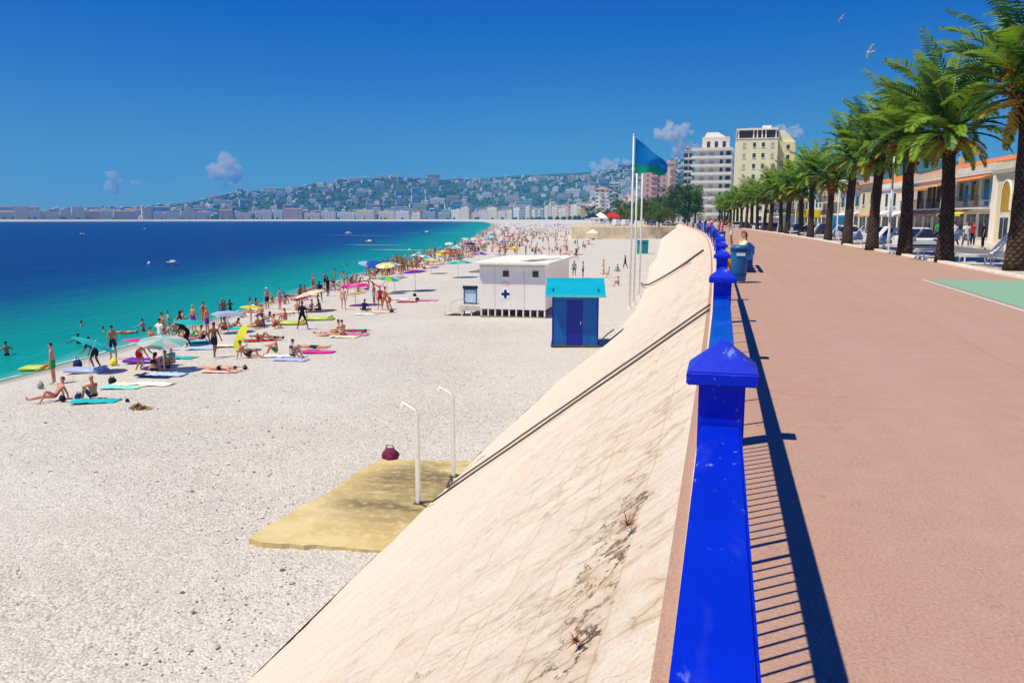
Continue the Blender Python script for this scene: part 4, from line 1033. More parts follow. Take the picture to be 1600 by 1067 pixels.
# set back upper storeys with orange tiled roofs
for y0,y1,lab,wl_ in ((79,99,'set back storey with an orange tiled roof above the mint shutters',WHT),(100,126,'set back orange roofed storey with a yellow wall above the terrace',M('apricot render',(.72,.47,.19),.85,.1,.1,.8))):
    loc,rz,L=place(y0,y1,30.5); building('set_back_house',(loc[0],loc[1],-.17),rz,L,8,7.9,wl_,lab,3,2.6,1.3,1.3,None,'tile',TER,group='set back houses with orange roofs')
(x,y),_=so(73.5,26); tag(MB().tube([(0,0,5.7),(0,0,9.2),(0,0,9.3)],[.26,.26,.33],10).tube([(0,0,9.3),(0,0,9.5)],.2,10).build('chimney_stack',M('black flue',(.02,.02,.025),.6),loc=(x,y,-.1)),'black metal flue rising above the building with mint shutters','flue')
gen=[(97.1,112,5.6,WHT,[WAW,GRW],None,'flat','white low building with white shop awnings right of the fourth palm',2),(112.1,121,6.5,CRM,[OAW,None],None,'tile','cream building with orange shop awnings behind the parked cars',2),(121.1,134,6.2,PAL,[WAW],BLS,'tile','pale building with blue shutters behind the fifth palm',2),
     (134.1,149,7.2,BEI,[YAW,PAW],None,'flat','beige three storey building above the yellow stall',3),(149.1,163,6.6,WHT,[WAW],MINT,'tile','white building with mint shutters and tiled roof behind distant palms',2),(163.1,180,8.5,PAL,[PAW],None,'flat','pale flat roofed block behind the distant palms',3),(180.1,200,9.5,CRM,[WAW],None,'flat','cream block behind the far end of the palm row',3),(200.1,222,10,WHT,[GRW],BLS,'flat','white block with blue shutters at the far end of the palm row',3)]
for y0,y1,h,wm,aw,sh,rf,lab,fl in gen:
    loc,rz,L=place(y0,y1,22); building('shop_building',loc,rz,L,10,h,wm,lab,fl,3.2,1.1,1.5,sh,rf,TER,awn=aw,balc=fl>2,group='two storey buildings across the road')
# yellow stall
x,y=un(1259,364,-.17); r=empty('market_stall',(x,y,-.17),PI/2)
m=MB(); m.box(-1.6,-1.2,0,1.6,1.2,1.0); m.build('counter',M('dark counter',(.07,.06,.06),.7),r)
m=MB(); m.box(-1.9,-1.5,2.0,1.9,1.5,3.1); m.build('canopy',M('yellow stall canvas',(.80,.58,.02),.8),r,bevel=.08)
for sx in (-1.75,1.75):
    for sy in (-1.35,1.35): m=MB().tube([(sx,sy,0),(sx,sy,2.0)],.04,6); m.build('pole',FRM,r)
tag(r,'bright yellow stall with a dark counter, seen between the palms','stall')

# big yellow apartment block and its neighbour
def yellow_block():
    loc=(20.0,262,-.3); r=empty('apartment_block',loc,PI); L=17.6;h=26.4;D=26
    m=MB(); m.box(5.2,-D,0,L,0,h); m.build('wall',YEL,r)
    m=MB(); m.box(0,-D,0,5.197,-1.6,h-1.2); m.build('side_wing',M('deeper yellow render',(.88,.74,.38),.85,.1,.06,.5),r)
    m=MB(); m.add([(0,-D,h-1.197),(5.1,-D,h-1.197),(5.1,-D,h+2.4),(3.2,-D,h+2.4),(0,-2.2,h-1.197),(5.1,-2.2,h-1.197),(5.1,-2.2,h+2.4),(3.2,-2.2,h+2.4)],[(0,1,2,3),(4,7,6,5),(0,4,5,1),(1,5,6,2),(2,6,7,3),(3,7,4,0)]); m.build('gable_roof',YEL,r)
    # loggia
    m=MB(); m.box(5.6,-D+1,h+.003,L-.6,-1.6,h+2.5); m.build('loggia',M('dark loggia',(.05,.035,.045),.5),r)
    for x in (5.6,8.6,9.7,11.1,12.2,L-.9): m=MB(); m.box(x,-1.59,h+.003,x+.35,-1.3,h+2.5); m.build('loggia_pillar',WHT,r)
    m=MB(); m.box(5.2,-D,h+2.503,L-.1,-.9,h+3.0); rf=m.build('roof',WHT,r); m=MB(); m.box(7,-D+3,h+3.003,9.6,-6,h+4.3); m.box(11,-D+5,h+3.003,14,-8,h+3.8); m.build('roof_hut',WHT,rf)
    m=MB(); m.box(5.1,-.02,h-.25,L+.1,.15,h-.0); m.build('cornice',WHT,r)
    for f in range(8):
        for k,x in enumerate((6.3,9.0,11.6,14.6)):
            window(r,x,1.3+f*3.2,.9,1.35,YEL if k in(0,3) else WHT,PANE if (k in(1,2)) else M('closed grey green shutter',(.50,.48,.34),.7),None)
        window(r,1.6,1.3+f*3.1,1.0,1.3,YEL,PANE,None,y=-1.6)
    r.location=(20*1.16,262*1.16,-.5); r.scale=(1.16,)*3
    tag(r,'tall pale yellow apartment block with a dark rooftop loggia above the palms','apartment block','apartment blocks behind the promenade')
yellow_block()
def stepped_block():
    r=empty('apartment_block',(2.0,275,-.3),PI); L=12.2; h=24; D=30
    PK=M('pinkish render',(.88,.74,.66),.85,.1,.08,.5)
    m=MB(); m.box(0,-D,0,L,0,h); m.build('wall',WHT,r)
    m=MB(); m.box(1.4,-D,h+.003,10.2,-3,h+4.2); m.build('upper_storey',PK,r)
    m=MB(); m.add([(2.5,-D+2,h+4.203),(9.6,-D+2,h+4.203),(9.6,-4,h+4.203),(2.5,-4,h+4.203),(5.2,-D+4,h+6.0),(8.9,-D+4,h+6.0),(8.9,-6,h+6.0),(5.2,-6,h+6.0)],[(0,1,5,4),(1,2,6,5),(2,3,7,6),(3,0,4,7),(4,5,6,7)]); m.build('mansard_roof',M('pale lilac roof',(.66,.58,.56),.8),r)
    for f in range(9):
        z=.3+f*2.62
        m=MB(); m.box(.4,.003,z+2.4,L+1.2,.9,z+2.5); s=m.build('balcony',WHT,r); m=MB(); m.box(.4,.82,z+2.503,L+1.2,.9,z+3.3); m.build('balcony_front',M('pale balcony panel',(.88,.83,.74),.8) if f%2 else M('sand balcony panel',(.86,.78,.66),.8),s)
        window(r,.9,z+.6,1.5,1.5,WHT,PANE); window(r,3.4,z+.6,.9,1.5,WHT,PANE)
        window(r,6.2,z+.6,1.5,1.3,WHT,M('closed beige shutter',(.62,.53,.44),.7)); window(r,9.2,z+.6,1.5,1.3,PK,M('closed beige shutter',(.62,.53,.44),.7))
    for k in range(3): window(r,2.6+k*2.5,h+.9,1.1,1.9,WHT,PANE,y=-3)
    r.location=(2*1.45,275*1.45,-.6); r.scale=(1.45,)*3
    tag(r,'cream stepped apartment block with long balconies left of the yellow block','apartment block','apartment blocks behind the promenade')
stepped_block()

# ------------------------------------------------------------------ town round the bay: one object per block
def block(name,loc,rz,w,d,h,mats,roof,R):
    m=MB(); m.box(-w/2,-d/2,-8,w/2,d/2,h,0)
    if roof=='flat':
        m.box(-w/2-.3,-d/2-.3,h+.003,w/2+.3,d/2+.3,h+.8,1); a=R.uniform(-.3,.2)*w; m.box(a,-d/4,h+.803,a+w*.2,d/4,h+3,0)
    else:
        z=h+.003; e=.8; rh=min(w,d)*.2; q=min(w,d)*.4
        m.add([(-w/2-e,-d/2-e,z),(w/2+e,-d/2-e,z),(w/2+e,d/2+e,z),(-w/2-e,d/2+e,z),(-w/2+q,0,z+rh),(w/2-q,0,z+rh)],[(0,1,5,4),(1,2,5),(2,3,4,5),(3,0,4),(3,2,1,0)],1); m.box(w*.15,-d*.2,z+rh*.3,w*.15+1,-d*.2+1,z+rh+1.5,0)
    for k in range(max(1,int(w/9))):   # balcony stacks
        x=-w/2+ (k+.5)*w/max(1,int(w/9))-2
        for f in range(1,max(2,int(h/3.1))): m.box(x,d/2+.003,f*3.1,x+4,d/2+1.2,f*3.1+.9,1 if f%2 else 0)
    return m.build(name,mats,loc=loc) if rz is None else _rot(m.build(name,mats,loc=loc),rz)
def _rot(o,rz): o.rotation_euler=(0,0,rz); return o
STY=[('white',m_windows('white block wall',(.88,.85,.80),(.16,.19,.23),fx=.36,fz=.42),M('white roof slab',(.74,.71,.66),.8),'flat'),('cream',m_windows('cream block wall',(.86,.77,.60),(.18,.18,.18),fx=.36,fz=.42),M('white roof slab',(.74,.71,.66)),'flat'),
     ('pink',m_windows('pink block wall',(.82,.62,.53),(.18,.15,.15),fx=.36,fz=.42),TER,'tile'),('pale yellow',m_windows('yellow block wall',(.85,.74,.44),(.18,.17,.12),fx=.36,fz=.42),TER,'tile'),('off white',m_windows('white block wall2',(.87,.84,.80),(.17,.19,.22),sx=5,fx=.6,fz=.45),TER,'tile'),('grey blue glazed',m_windows('glazed block wall',(.42,.50,.56),(.04,.09,.14),sx=4,fx=.75,fz=.55),M('white roof slab',(.7,.7,.7)),'flat')]
RB=random.Random(5)
TER=M('weathered far tiles',(.46,.25,.16),.9,.1,.2,.3)
for k_ in range(len(STY)):
    if STY[k_][3]=='tile': STY[k_]=(STY[k_][0],STY[k_][1],TER,'tile')
s_=arc[int(np.argmax(Rn[:,1]>470))] ; s=float(s_); stot=arc[-1]; nblk=0
while s<stot-60:
    (x,y),hd=coast(s,0); dist=math.hypot(x,y)
    w_=RB.uniform(16,34) if dist<1500 else RB.uniform(26,62); gap=RB.uniform(1,7) if RB.random()<.8 else RB.uniform(10,30)
    h=RB.uniform(11,25) if dist<900 else RB.uniform(16,30) if dist<1600 else RB.uniform(19,36)
    o_=26+RB.uniform(0,7)+ (7 if dist<1500 else 9)
    (x,y),hd=coast(s+w_/2,o_); k=RB.choices(range(6),[7,5,1.1,1.6,1.6,1.2])[0]; st=STY[k]
    o=block('waterfront_block',(x,y,0),PI/2-hd,w_,14,h,[st[1],st[2]],st[3],RB)
    where='far waterfront' if dist>1500 else 'curve of the bay'
    tag(o,f"{st[0]} {'flat roofed' if st[3]=='flat' else 'tile roofed'} apartment block on the {where}",'apartment block',f"{st[0]} {st[3]} roofed blocks on the {where}"); s+=w_+gap; nblk+=1
# special mid distance buildings
for px0,px1,top,D,st,lab in ((1000,1041,263,520,('p',m_windows('dusty pink wall',(.62,.42,.42),(.30,.18,.2)),M('pale pink roof',(.66,.5,.5),.8),'flat'),'dusty pink block right of the flagpoles, above the dark trees'),
        (1041,1056,263,600,STY[2],'small orange roofed block right of the dusty pink block'),(1066,1079,245,420,('g',m_windows('dark banded tower wall',(.60,.62,.62),(.02,.05,.07),sx=2.4,fx=.8,sz=3.2,fz=.6),M('grey roof',(.4,.4,.4),.8),'flat'),'slim dark banded tower left of the white stepped block'),
        (952,966,292,640,STY[5],'grey glazed block left of the flagpoles'),(930,950,300,700,STY[4],'white tile roofed block behind the white parasols'),(1225,1262,300,330,STY[1],'cream block rising behind the palm row')):
    a=at_dist(px0,342,D); b=at_dist(px1,342,D); w_=math.hypot(b[0]-a[0],b[1]-a[1]); h=(348-top)/F_*D
    o=block('apartment_block',((a[0]+b[0])/2,(a[1]+b[1])/2,-.3),math.atan2(b[1]-a[1],b[0]-a[0])+PI,w_,14,h,[st[1],st[2]],st[3],RB); tag(o,lab,'apartment block')
# hillside houses
HP=[]; tries=0
cand=[]
while len(cand)<3000:
    px=RB.uniform(-30,1075); D=RB.uniform(1000,4300); x,y,_=at_dist(px,342,D); cand.append((x,y,px))
dd=inland(np.array([(c[0],c[1]) for c in cand]))
HS=[('white',(.88,.86,.82),None),('cream',(.86,.78,.64),TER),('pale pink',(.83,.67,.60),TER),('white',(.88,.85,.80),TER),('grey',(.62,.63,.63),None)]
pos=[]
for (x,y,px),d in zip(cand,dd):
    if len(pos)>=285: break
    if d<62 or d>1750: continue
    if any((x-a)**2+(y-b)**2<46**2 for a,b in pos): continue
    if px<330 and d>900: continue
    pos.append((x,y)); z=hillz(x,y,d); k=RB.choices(range(5),[6,3,2.5,3,1])[0]; st=HS[k]
    w_=RB.choice([16,22,28,36,48,62])*RB.uniform(.85,1.15); h=RB.uniform(9,15) if w_<30 else RB.uniform(14,26)
    if d<260: h*=1.5
    wm=m_windows('house wall '+str(k),st[1],(.16,.18,.21),sx=4.2,sz=3.4,fx=.34,fz=.42)
    o=block('hillside_house',(x,y,z),math.atan2(y,x)+PI/2+RB.uniform(-.5,.5),w_,RB.uniform(9,13),h,[wm,st[2] or M('white roof slab',(.74,.71,.66))],'flat' if st[2] is None else 'tile',RB)
    big='large' if w_>24 else 'small'; rt='flat roofed' if st[2] is None else 'red roofed'
    tag(o,f'{big} {st[0]} {rt} house on the wooded hillside across the bay','house',f'{big} {st[0]} {rt} hillside houses')
def more_houses():
    R=random.Random(12); mats=[m_windows('house wall %d'%k,HS[k][1],(.16,.18,.21),sx=4.2,sz=3.4,fx=.34,fz=.42) for k in range(3)]+[TER,M('white roof slab',(.74,.71,.66))]
    m=MB(); n=0; P=[]
    while len(P)<2600:
        px=R.uniform(-30,1075); D=R.uniform(900,4300); P.append(at_dist(px,342,D)[:2])
    D_=inland(np.array(P))
    for (x,y),d in zip(P,D_):
        if d<65 or d>1850 or n>620: continue
        if any((x-a)**2+(y-b)**2<34**2 for a,b in pos): continue
        pos.append((x,y)); z=hillz(x,y,d); w_=R.uniform(9,24)/2; dp=R.uniform(4,6); h=R.uniform(7,15); a=math.atan2(y,x)+PI/2+R.uniform(-.5,.5); c_,s_=math.cos(a),math.sin(a)
        def T(p): return (x+c_*p[0]-s_*p[1],y+s_*p[0]+c_*p[1],z+p[2])
        k=R.randrange(3); b=MB().box(-w_,-dp,-7,w_,dp,h); m.add([T(p) for p in b.v],b.f,k); e=.6
        m.add([T(p) for p in ((-w_-e,-dp-e,h+.01),(w_+e,-dp-e,h+.01),(w_+e,dp+e,h+.01),(-w_-e,dp+e,h+.01),(-w_*.5,0,h+2.2),(w_*.5,0,h+2.2))],[(0,1,5,4),(1,2,5),(2,3,4,5),(3,0,4)],3 if R.random()<.5 else 4); n+=1
    tag(m.build('hillside_town',mats),'dense scatter of small pale houses between the larger hillside houses',kind='stuff')
more_houses()
# woods
def woods():
    WR=random.Random(9); pts=[]
    while len(pts)<14000:
        px=WR.uniform(-80,1150); D=WR.uniform(700,4500); pts.append(at_dist(px,342,D)[:2])
    d=inland(np.array(pts)); bm=bmesh.new(); bmesh.ops.create_icosphere(bm,subdivisions=1,radius=1); bv=[v.co.copy() for v in bm.verts]; bf=[tuple(q.index for q in f.verts) for f in bm.faces]; bm.free()
    m=MB(); n=0
    for (x,y),q in zip(pts,d):
        near=10<q<24 and WR.random()<.9
        if not near and (q<70 or q>1900): continue
        if not near and mn.noise(Vector((x*.005,y*.005,2)))<-.12 and WR.random()<.75: continue
        z=0 if near else hillz(x,y,q); s=WR.uniform(3,6.5) if not near else WR.uniform(2.5,4.5); sq=WR.uniform(.8,1.3)
        mi=0 if WR.random()<.65 else 1
        m.add([(x+v.x*s*WR.uniform(.75,1.2),y+v.y*s*WR.uniform(.75,1.2),z+s*.6+v.z*s*sq*WR.uniform(.75,1.2)) for v in bv],bf,mi); n+=1
    tag(m.build('woodland',[M('far dark woods',(.03,.055,.03),.9,.05,.3,.1),M('far olive woods',(.06,.085,.035),.9,.05,.3,.1)]),'dark green woodland covering the hills across the bay','woodland',kind='stuff')
woods()
# ------------------------------------------------------------------ people
def V3(*a): return Vector(a).normalized()
POSE={}
def P(name,z,tor,head,aL,aR,lL,lR): POSE[name]=(z,tor,head,aL,aR,lL,lR)
_st=((-.08,.02,-1),(-.02,-.04,-1),(-.25,1,-.42)); _stR=((.08,.05,-1),(.02,-.05,-1),(.25,1,-.42))
P('stand',.94,(0,.02,1),(0,.08,1),((-.22,0,-1),(-.06,.18,-1)),((.22,0,-1),(.06,.15,-1)),_st,_stR)
P('hips',.94,(0,0,1),(0,.1,1),((-.75,-.15,-.8),(.75,.35,-.5)),((.3,.15,-1),(.05,.7,-.5)),((-.16,.06,-1),(-.06,-.04,-1),(-.3,1,-.42)),((.14,-.04,-1),(.05,-.05,-1),(.3,1,-.42)))
P('walk',.92,(0,.06,1),(0,.12,1),((-.2,-.35,-1),(-.05,.1,-1)),((.2,.35,-1),(.05,.6,-1)),((-.06,.42,-1),(-.02,.02,-1),(-.1,1,-.2)),((.06,-.22,-1),(.02,-.55,-1),(.1,1,-.7)))
P('wide',.90,(0,.08,1),(0,.2,1),((-.35,.2,-1),(.1,.4,-1)),((.35,.2,-1),(-.1,.4,-1)),((-.34,.1,-1),(-.22,-.06,-1),(-.35,1,-.42)),((.34,.1,-1),(.22,-.06,-1),(.35,1,-.42)))
P('bend',.80,(0,.78,.62),(0,.9,.3),((-.1,.4,-1),(.1,.75,-.6)),((.1,.35,-1),(0,.6,-1)),((-.14,.5,-1),(-.02,-.42,-1),(-.2,1,-.4)),((.12,.35,-1),(.02,-.5,-1),(.2,1,-.4)))
P('rail',.93,(0,.32,1),(.25,.25,1),((-.15,.7,-.6),(.35,.85,.15)),((.15,.7,-.6),(-.35,.85,.15)),_st,((.1,-.12,-1),(.02,-.2,-1),(.2,1,-.4)))
P('wade',.94,(0,.05,1),(0,.1,1),((-.9,.15,-.5),(-.5,.5,-.2)),((.9,.15,-.5),(.5,.5,-.2)),_st,_stR)
P('sit_legs',.12,(0,-.12,1),(0,.12,1),((-.12,.45,-.85),(.1,.95,-.15)),((.12,.45,-.85),(-.1,.95,-.15)),((-.14,1,.06),(-.02,1,-.09),(-.1,.4,1)),((.14,1,.06),(.02,1,-.09),(.1,.4,1)))
P('sit_knees',.12,(0,.1,1),(0,.25,1),((-.12,.85,-.35),(.35,.75,-.1)),((.12,.85,-.35),(-.35,.75,-.1)),((-.18,.72,.72),(.02,.42,-1),(-.1,1,-.2)),((.18,.72,.72),(-.02,.42,-1),(.1,1,-.2)))
P('lean',.12,(0,-.62,1),(0,-.05,1),((-.2,-.35,-1),(-.05,-.2,-1)),((.2,-.35,-1),(.05,-.2,-1)),((-.12,.8,.62),(0,.55,-.95),(-.1,1,-.2)),((.14,1,.05),(.02,1,-.09),(.1,.4,1)))
P('cross',.12,(0,.14,1),(.1,.4,1),((-.2,.5,-.8),(.3,.8,-.1)),((.2,.5,-.8),(-.3,.8,-.1)),((-.85,.6,.12),(.95,.35,-.2),(.5,.6,0)),((.85,.6,.12),(-.95,.2,-.2),(-.5,.6,0)))
P('back',.11,(0,-1,.03),(0,-1,.14),((-.4,.9,-.06),(-.1,1,.0)),((.4,.9,-.06),(.1,1,.0)),((-.12,1,.0),(-.04,1,-.02),(-.2,.3,1)),((.12,1,0),(.04,1,-.02),(.2,.3,1)))
P('backknee',.11,(0,-1,.03),(0,-1,.14),((-.5,.8,-.06),(.3,.8,.35)),((.4,.9,-.06),(.1,1,.0)),((-.12,.72,.72),(-.0,.5,-.9),(-.1,1,-.2)),((.12,1,0),(.04,1,-.02),(.2,.3,1)))
P('front',.11,(0,1,.02),(.15,1,.06),((-.8,.5,-.1),(.1,1,.02)),((.8,.5,-.1),(-.1,1,.02)),((-.12,-1,.0),(-.02,-1,.0),(-.1,-1,-.1)),((.12,-1,0),(.02,-1,.0),(.1,-1,-.1)))
P('prop',.12,(0,1,.42),(0,.5,1),((-.15,.15,-.9),(.2,1,-.02)),((.15,.15,-.9),(-.2,1,-.02)),((-.1,-1,-.03),(-.02,-1,.0),(-.1,-1,-.1)),((.1,-1,-.03),(.02,-.55,.85),(.1,-.5,.8)))
def skeleton(name):
    z,tor,head,aL,aR,lL,lR=POSE[name]
    v=[];e=[];r=[];bones=[]
    def add(p,rad_,par=None):
        v.append(Vector(p)); r.append(rad_ if isinstance(rad_,tuple) else (rad_,rad_))
        if par is not None: e.append((par,len(v)-1))
        return len(v)-1
    T=V3(*tor); X=Vector((1,0,0)); lying=abs(T.z)<.3
    p0=Vector((0,0,z)); a=add(p0,(.135,.105))
    w=add(p0+T*.17,(.115,.09),a); c=add(p0+T*.36,(.145,.105),w); nb=add(p0+T*.47,(.075,.07),c)
    Hd=V3(*head); n1=add(p0+T*.47+(T+Hd)*.035,.052,nb); h0=add(v[n1]+Hd*.06,(.066,.075),n1); h1=add(v[h0]+Hd*.075,(.076,.09),h0); h2=add(v[h1]+Hd*.075,(.055,.065),h1)
    bones.append(('torso',v[a],v[nb])); bones.append(('head',v[n1],v[h2]))
    for sg,A in ((-1,aL),(1,aR)):
        sh=add(v[c]+T*.055+X*sg*.165,.052,c); u=V3(*A[0]); f=V3(*A[1])
        m_=add(v[sh]+u*.14,.044,sh); el=add(v[sh]+u*.28,.037,m_); fm=add(v[el]+f*.1,.036,el); wr=add(v[el]+f*.245,.024,fm); pa=add(v[wr]+f*.07,(.03,.018),wr)
        sd=X-f*f.x; sd=sd.normalized() if sd.length>.1 else Vector((0,1,0))
        dn=f.cross(sd).normalized()
        for k,ln in enumerate((.062,.074,.080,.070,.056)[:4]):
            q=add(v[pa]+f*.03+sd*(k-1.5)*.019,.0085,pa); add(v[q]+f*ln*.9+dn*.018*sg,.007,q)
        q=add(v[wr]+f*.035-sd*sg*.032+dn*.008,.010,pa); add(v[q]+(f*.8-sd*sg*.55).normalized()*.045,.008,q)
        bones.append(('uarm',v[sh],v[el])); bones.append(('farm',v[el],v[pa]))
    for sg,Lg in ((-1,lL),(1,lR)):
        th,shn,ft=[V3(*q) for q in Lg]
        hp=add(p0+X*sg*.09-T*.03+th*.04,.088,a); k0=add(v[hp]+th*.2,.075,hp); kn=add(v[hp]+th*.40,.053,k0); cf=add(v[kn]+shn*.14,.054,kn); an=add(v[kn]+shn*.40,.034,cf)
        he=add(v[an]+shn*.04,.034,an); to=add(v[he]+ft*.15,(.036,.022),he)
        bones.append(('thigh',v[hp],v[kn])); bones.append(('shin',v[kn],v[an])); bones.append(('foot',v[he],v[to]))
    return v,e,r,bones,(v[h1],Hd)
_bod={}
def body(name):
    if name in _bod: return _bod[name]
    v,e,r,bones,hd=skeleton(name)
    me=bpy.data.meshes.new('person'); me.from_pydata([tuple(p) for p in v],e,[]); ob=link(bpy.data.objects.new('person',me))
    sk=ob.modifiers.new('skin','SKIN'); sk.use_smooth_shade=True; sk.branch_smoothing=.4
    for d,q in zip(me.skin_vertices[0].data,r): d.radius=q
    me.skin_vertices[0].data[0].use_root=True
    ob.modifiers.new('sub','SUBSURF').levels=1
    dg=bpy.context.evaluated_depsgraph_get(); me2=bpy.data.meshes.new_from_object(ob.evaluated_get(dg)); bpy.data.objects.remove(ob)
    # face: nose, brow and chin pushed out of the head
    Hd=hd[1]; lying=abs(Hd.z)<.4
    fw=Vector((0,1,0)) if not lying else Vector((0,0,1 if POSE[name][1][1]<0 else -1)); fw=(fw-Hd*fw.dot(Hd)).normalized(); sd=fw.cross(Hd)
    for q in me2.vertices:
        d=q.co-hd[0]
        if d.length<.17:
            a,b,c=d.dot(fw),d.dot(sd),d.dot(Hd)
            if a>.02:
                k=.022*math.exp(-((b/.018)**2+((c+.01)/.022)**2))+.010*math.exp(-((b/.035)**2+((c+.062)/.02)**2))-.007*math.exp(-(((abs(b)-.032)/.014)**2+((c-.018)/.014)**2)); q.co+=fw*k
            elif abs(a)<.03 and abs(c)<.03: q.co+=sd*(.012 if b>0 else -.012)
    C_=np.array([p.center[:] for p in me2.polygons]); best=np.full(len(C_),9.); lab=np.empty(len(C_),object); tt=np.zeros(len(C_))
    for nm,a,b in bones:
        a=np.array(a);b=np.array(b);ab=b-a;t=((C_-a)@ab)/(ab@ab);tc=np.clip(t,0,1);d=np.linalg.norm(C_-(a+tc[:,None]*ab),axis=1)
        if nm=='torso': d=d-.05
        m=d<best; best=np.where(m,d,best); lab[m]=nm; tt=np.where(m,t,tt)
    if not me2.materials: me2.materials.append(None)
    _bod[name]=(me2,C_,lab,tt,np.array(hd[0]),np.array(Hd),np.array(fw)); return _bod[name]
_gar={}
def garment(pose,reg):
    if (pose,reg) in _gar: return _gar[(pose,reg)]
    me,C_,lab,t,h,Hd,fw=body(pose)
    L=lambda n: lab==n
    if reg=='swim_trunks': m=(L('torso')&(t<.12))|(L('thigh')&(t<.58))
    elif reg=='bikini_bottom': m=(L('torso')&(t<.08))|(L('thigh')&(t<.10))
    elif reg=='bikini_top': m=L('torso')&(t>.60)&(t<.84)
    elif reg=='shirt': m=(L('torso')&(t>-.1)&(t<1))|(L('uarm')&(t<.6))
    elif reg=='dress': m=(L('torso')&(t<.93))|(L('thigh')&(t<.5))
    elif reg=='swimsuit': m=(L('torso')&(t<.84))|(L('thigh')&(t<.10))
    elif reg=='trousers': m=(L('torso')&(t<.12))|L('thigh')|(L('shin')&(t<.9))
    else:
        d=C_-h; a=d@fw; c=d@Hd
        if reg=='hair': m=L('head')&((c>.045)|((a<.01)&(c>-.05)))
        elif reg=='long_hair': m=(L('head')&((c>.045)|(a<.012)))|(L('torso')&(t>.86)&(((C_-h)@fw)<-.03))
        elif reg=='hat': m=L('head')&(c>.03)
    off_={'shirt':.018,'dress':.022,'trousers':.015,'hair':.014,'long_hair':.02,'hat':.03}.get(reg,.009)
    used={};vs=[];fs=[]
    for p,k in zip(me.polygons,m):
        if not k: continue
        f=[]
        for i in p.vertices:
            if i not in used: used[i]=len(vs); q=me.vertices[i]; vs.append(q.co+q.normal*off_)
            f.append(used[i])
        fs.append(f)
    if not fs: _gar[(pose,reg)]=None; return None
    if reg=='hat':  # brim
        n=18;b=len(vs);hh=Vector(h)+Vector(Hd)*.045; f1=Vector(fw); s1=f1.cross(Vector(Hd)).normalized()
        for rr in (.10,.19):
            for k in range(n): vs.append(hh+f1*rr*math.cos(2*PI*k/n)+s1*rr*math.sin(2*PI*k/n))
        for k in range(n): fs.append((b+k,b+(k+1)%n,b+n+(k+1)%n,b+n+k))
    me3=bpy.data.meshes.new(reg); me3.from_pydata([tuple(q) for q in vs],[],fs); me3.polygons.foreach_set('use_smooth',[True]*len(fs)); me3.materials.append(None); me3.update(); _gar[(pose,reg)]=me3; return me3
SKIN={'fair':(.62,.38,.27),'pink':(.62,.27,.18),'tan':(.42,.20,.10),'orange':(.55,.23,.10),'brown':(.17,.075,.04),'dark':(.06,.03,.02)}
HAIR={'dark':(.02,.014,.01),'brown':(.08,.04,.02),'blond':(.48,.32,.12),'grey':(.45,.42,.40),'red':(.22,.06,.02)}
CLO={'red':(.50,.03,.03),'green':(.02,.34,.09),'blue':(.02,.08,.42),'navy':(.01,.02,.09),'black':(.012,.012,.015),'white':(.80,.79,.76),'yellow':(.80,.62,.05),'orange':(.75,.25,.03),'pink':(.75,.16,.36),'purple':(.17,.03,.38),'turquoise':(.02,.45,.48),'lilac':(.42,.45,.75),'grey':(.30,.30,.31),'lime':(.50,.62,.06),'magenta':(.72,.03,.32),'cream':(.78,.70,.52),'peach':(.82,.52,.40),'pale blue':(.42,.55,.78),'mint':(.25,.68,.58)}
def cl(c): return cloth(c+' cloth',CLO[c])
def skm(s): return M(s+' skin',SKIN[s],.55,.3,.08,6)
def hrm(s): return M(s+' hair',HAIR[s],.6,.3,.15,20)
def person(pose,loc,yaw,skin,hair,gar,label,group=None,cat='person',scale=1.):
    me=body(pose)[0]; o=link(bpy.data.objects.new('person',me)); o.location=loc; o.rotation_euler=(0,0,yaw); o.scale=(scale,)*3; setmat(o,skm(skin))
    parts=[]
    if hair: h,hk=hair if isinstance(hair,tuple) else (hair,'hair'); parts.append((hk,hrm(h)))
    parts+= [(g,cl(c)) for g,c in gar.items()]
    for g,m in parts:
        me3=garment(pose,g)
        if me3 is None: continue
        q=link(bpy.data.objects.new(g,me3)); q.parent=o; setmat(q,m)
    tag(o,label,cat,group); return o
SEAW=PI/2   # facing the sea
def pp(px,py,pose,yaw,skin,hair,gar,label,group=None,dz=0.,sea=False,scale=1.):
    if sea: x,y=un(px,py,SEA); z=SEA-dz
    else: x,y,z=gp(px,py); z=z+.05-dz
    return person(pose,(x,y,z),yaw,skin,hair,gar,label,group,scale=scale)
ST_='swim_trunks'; BB='bikini_bottom'; BT='bikini_top'
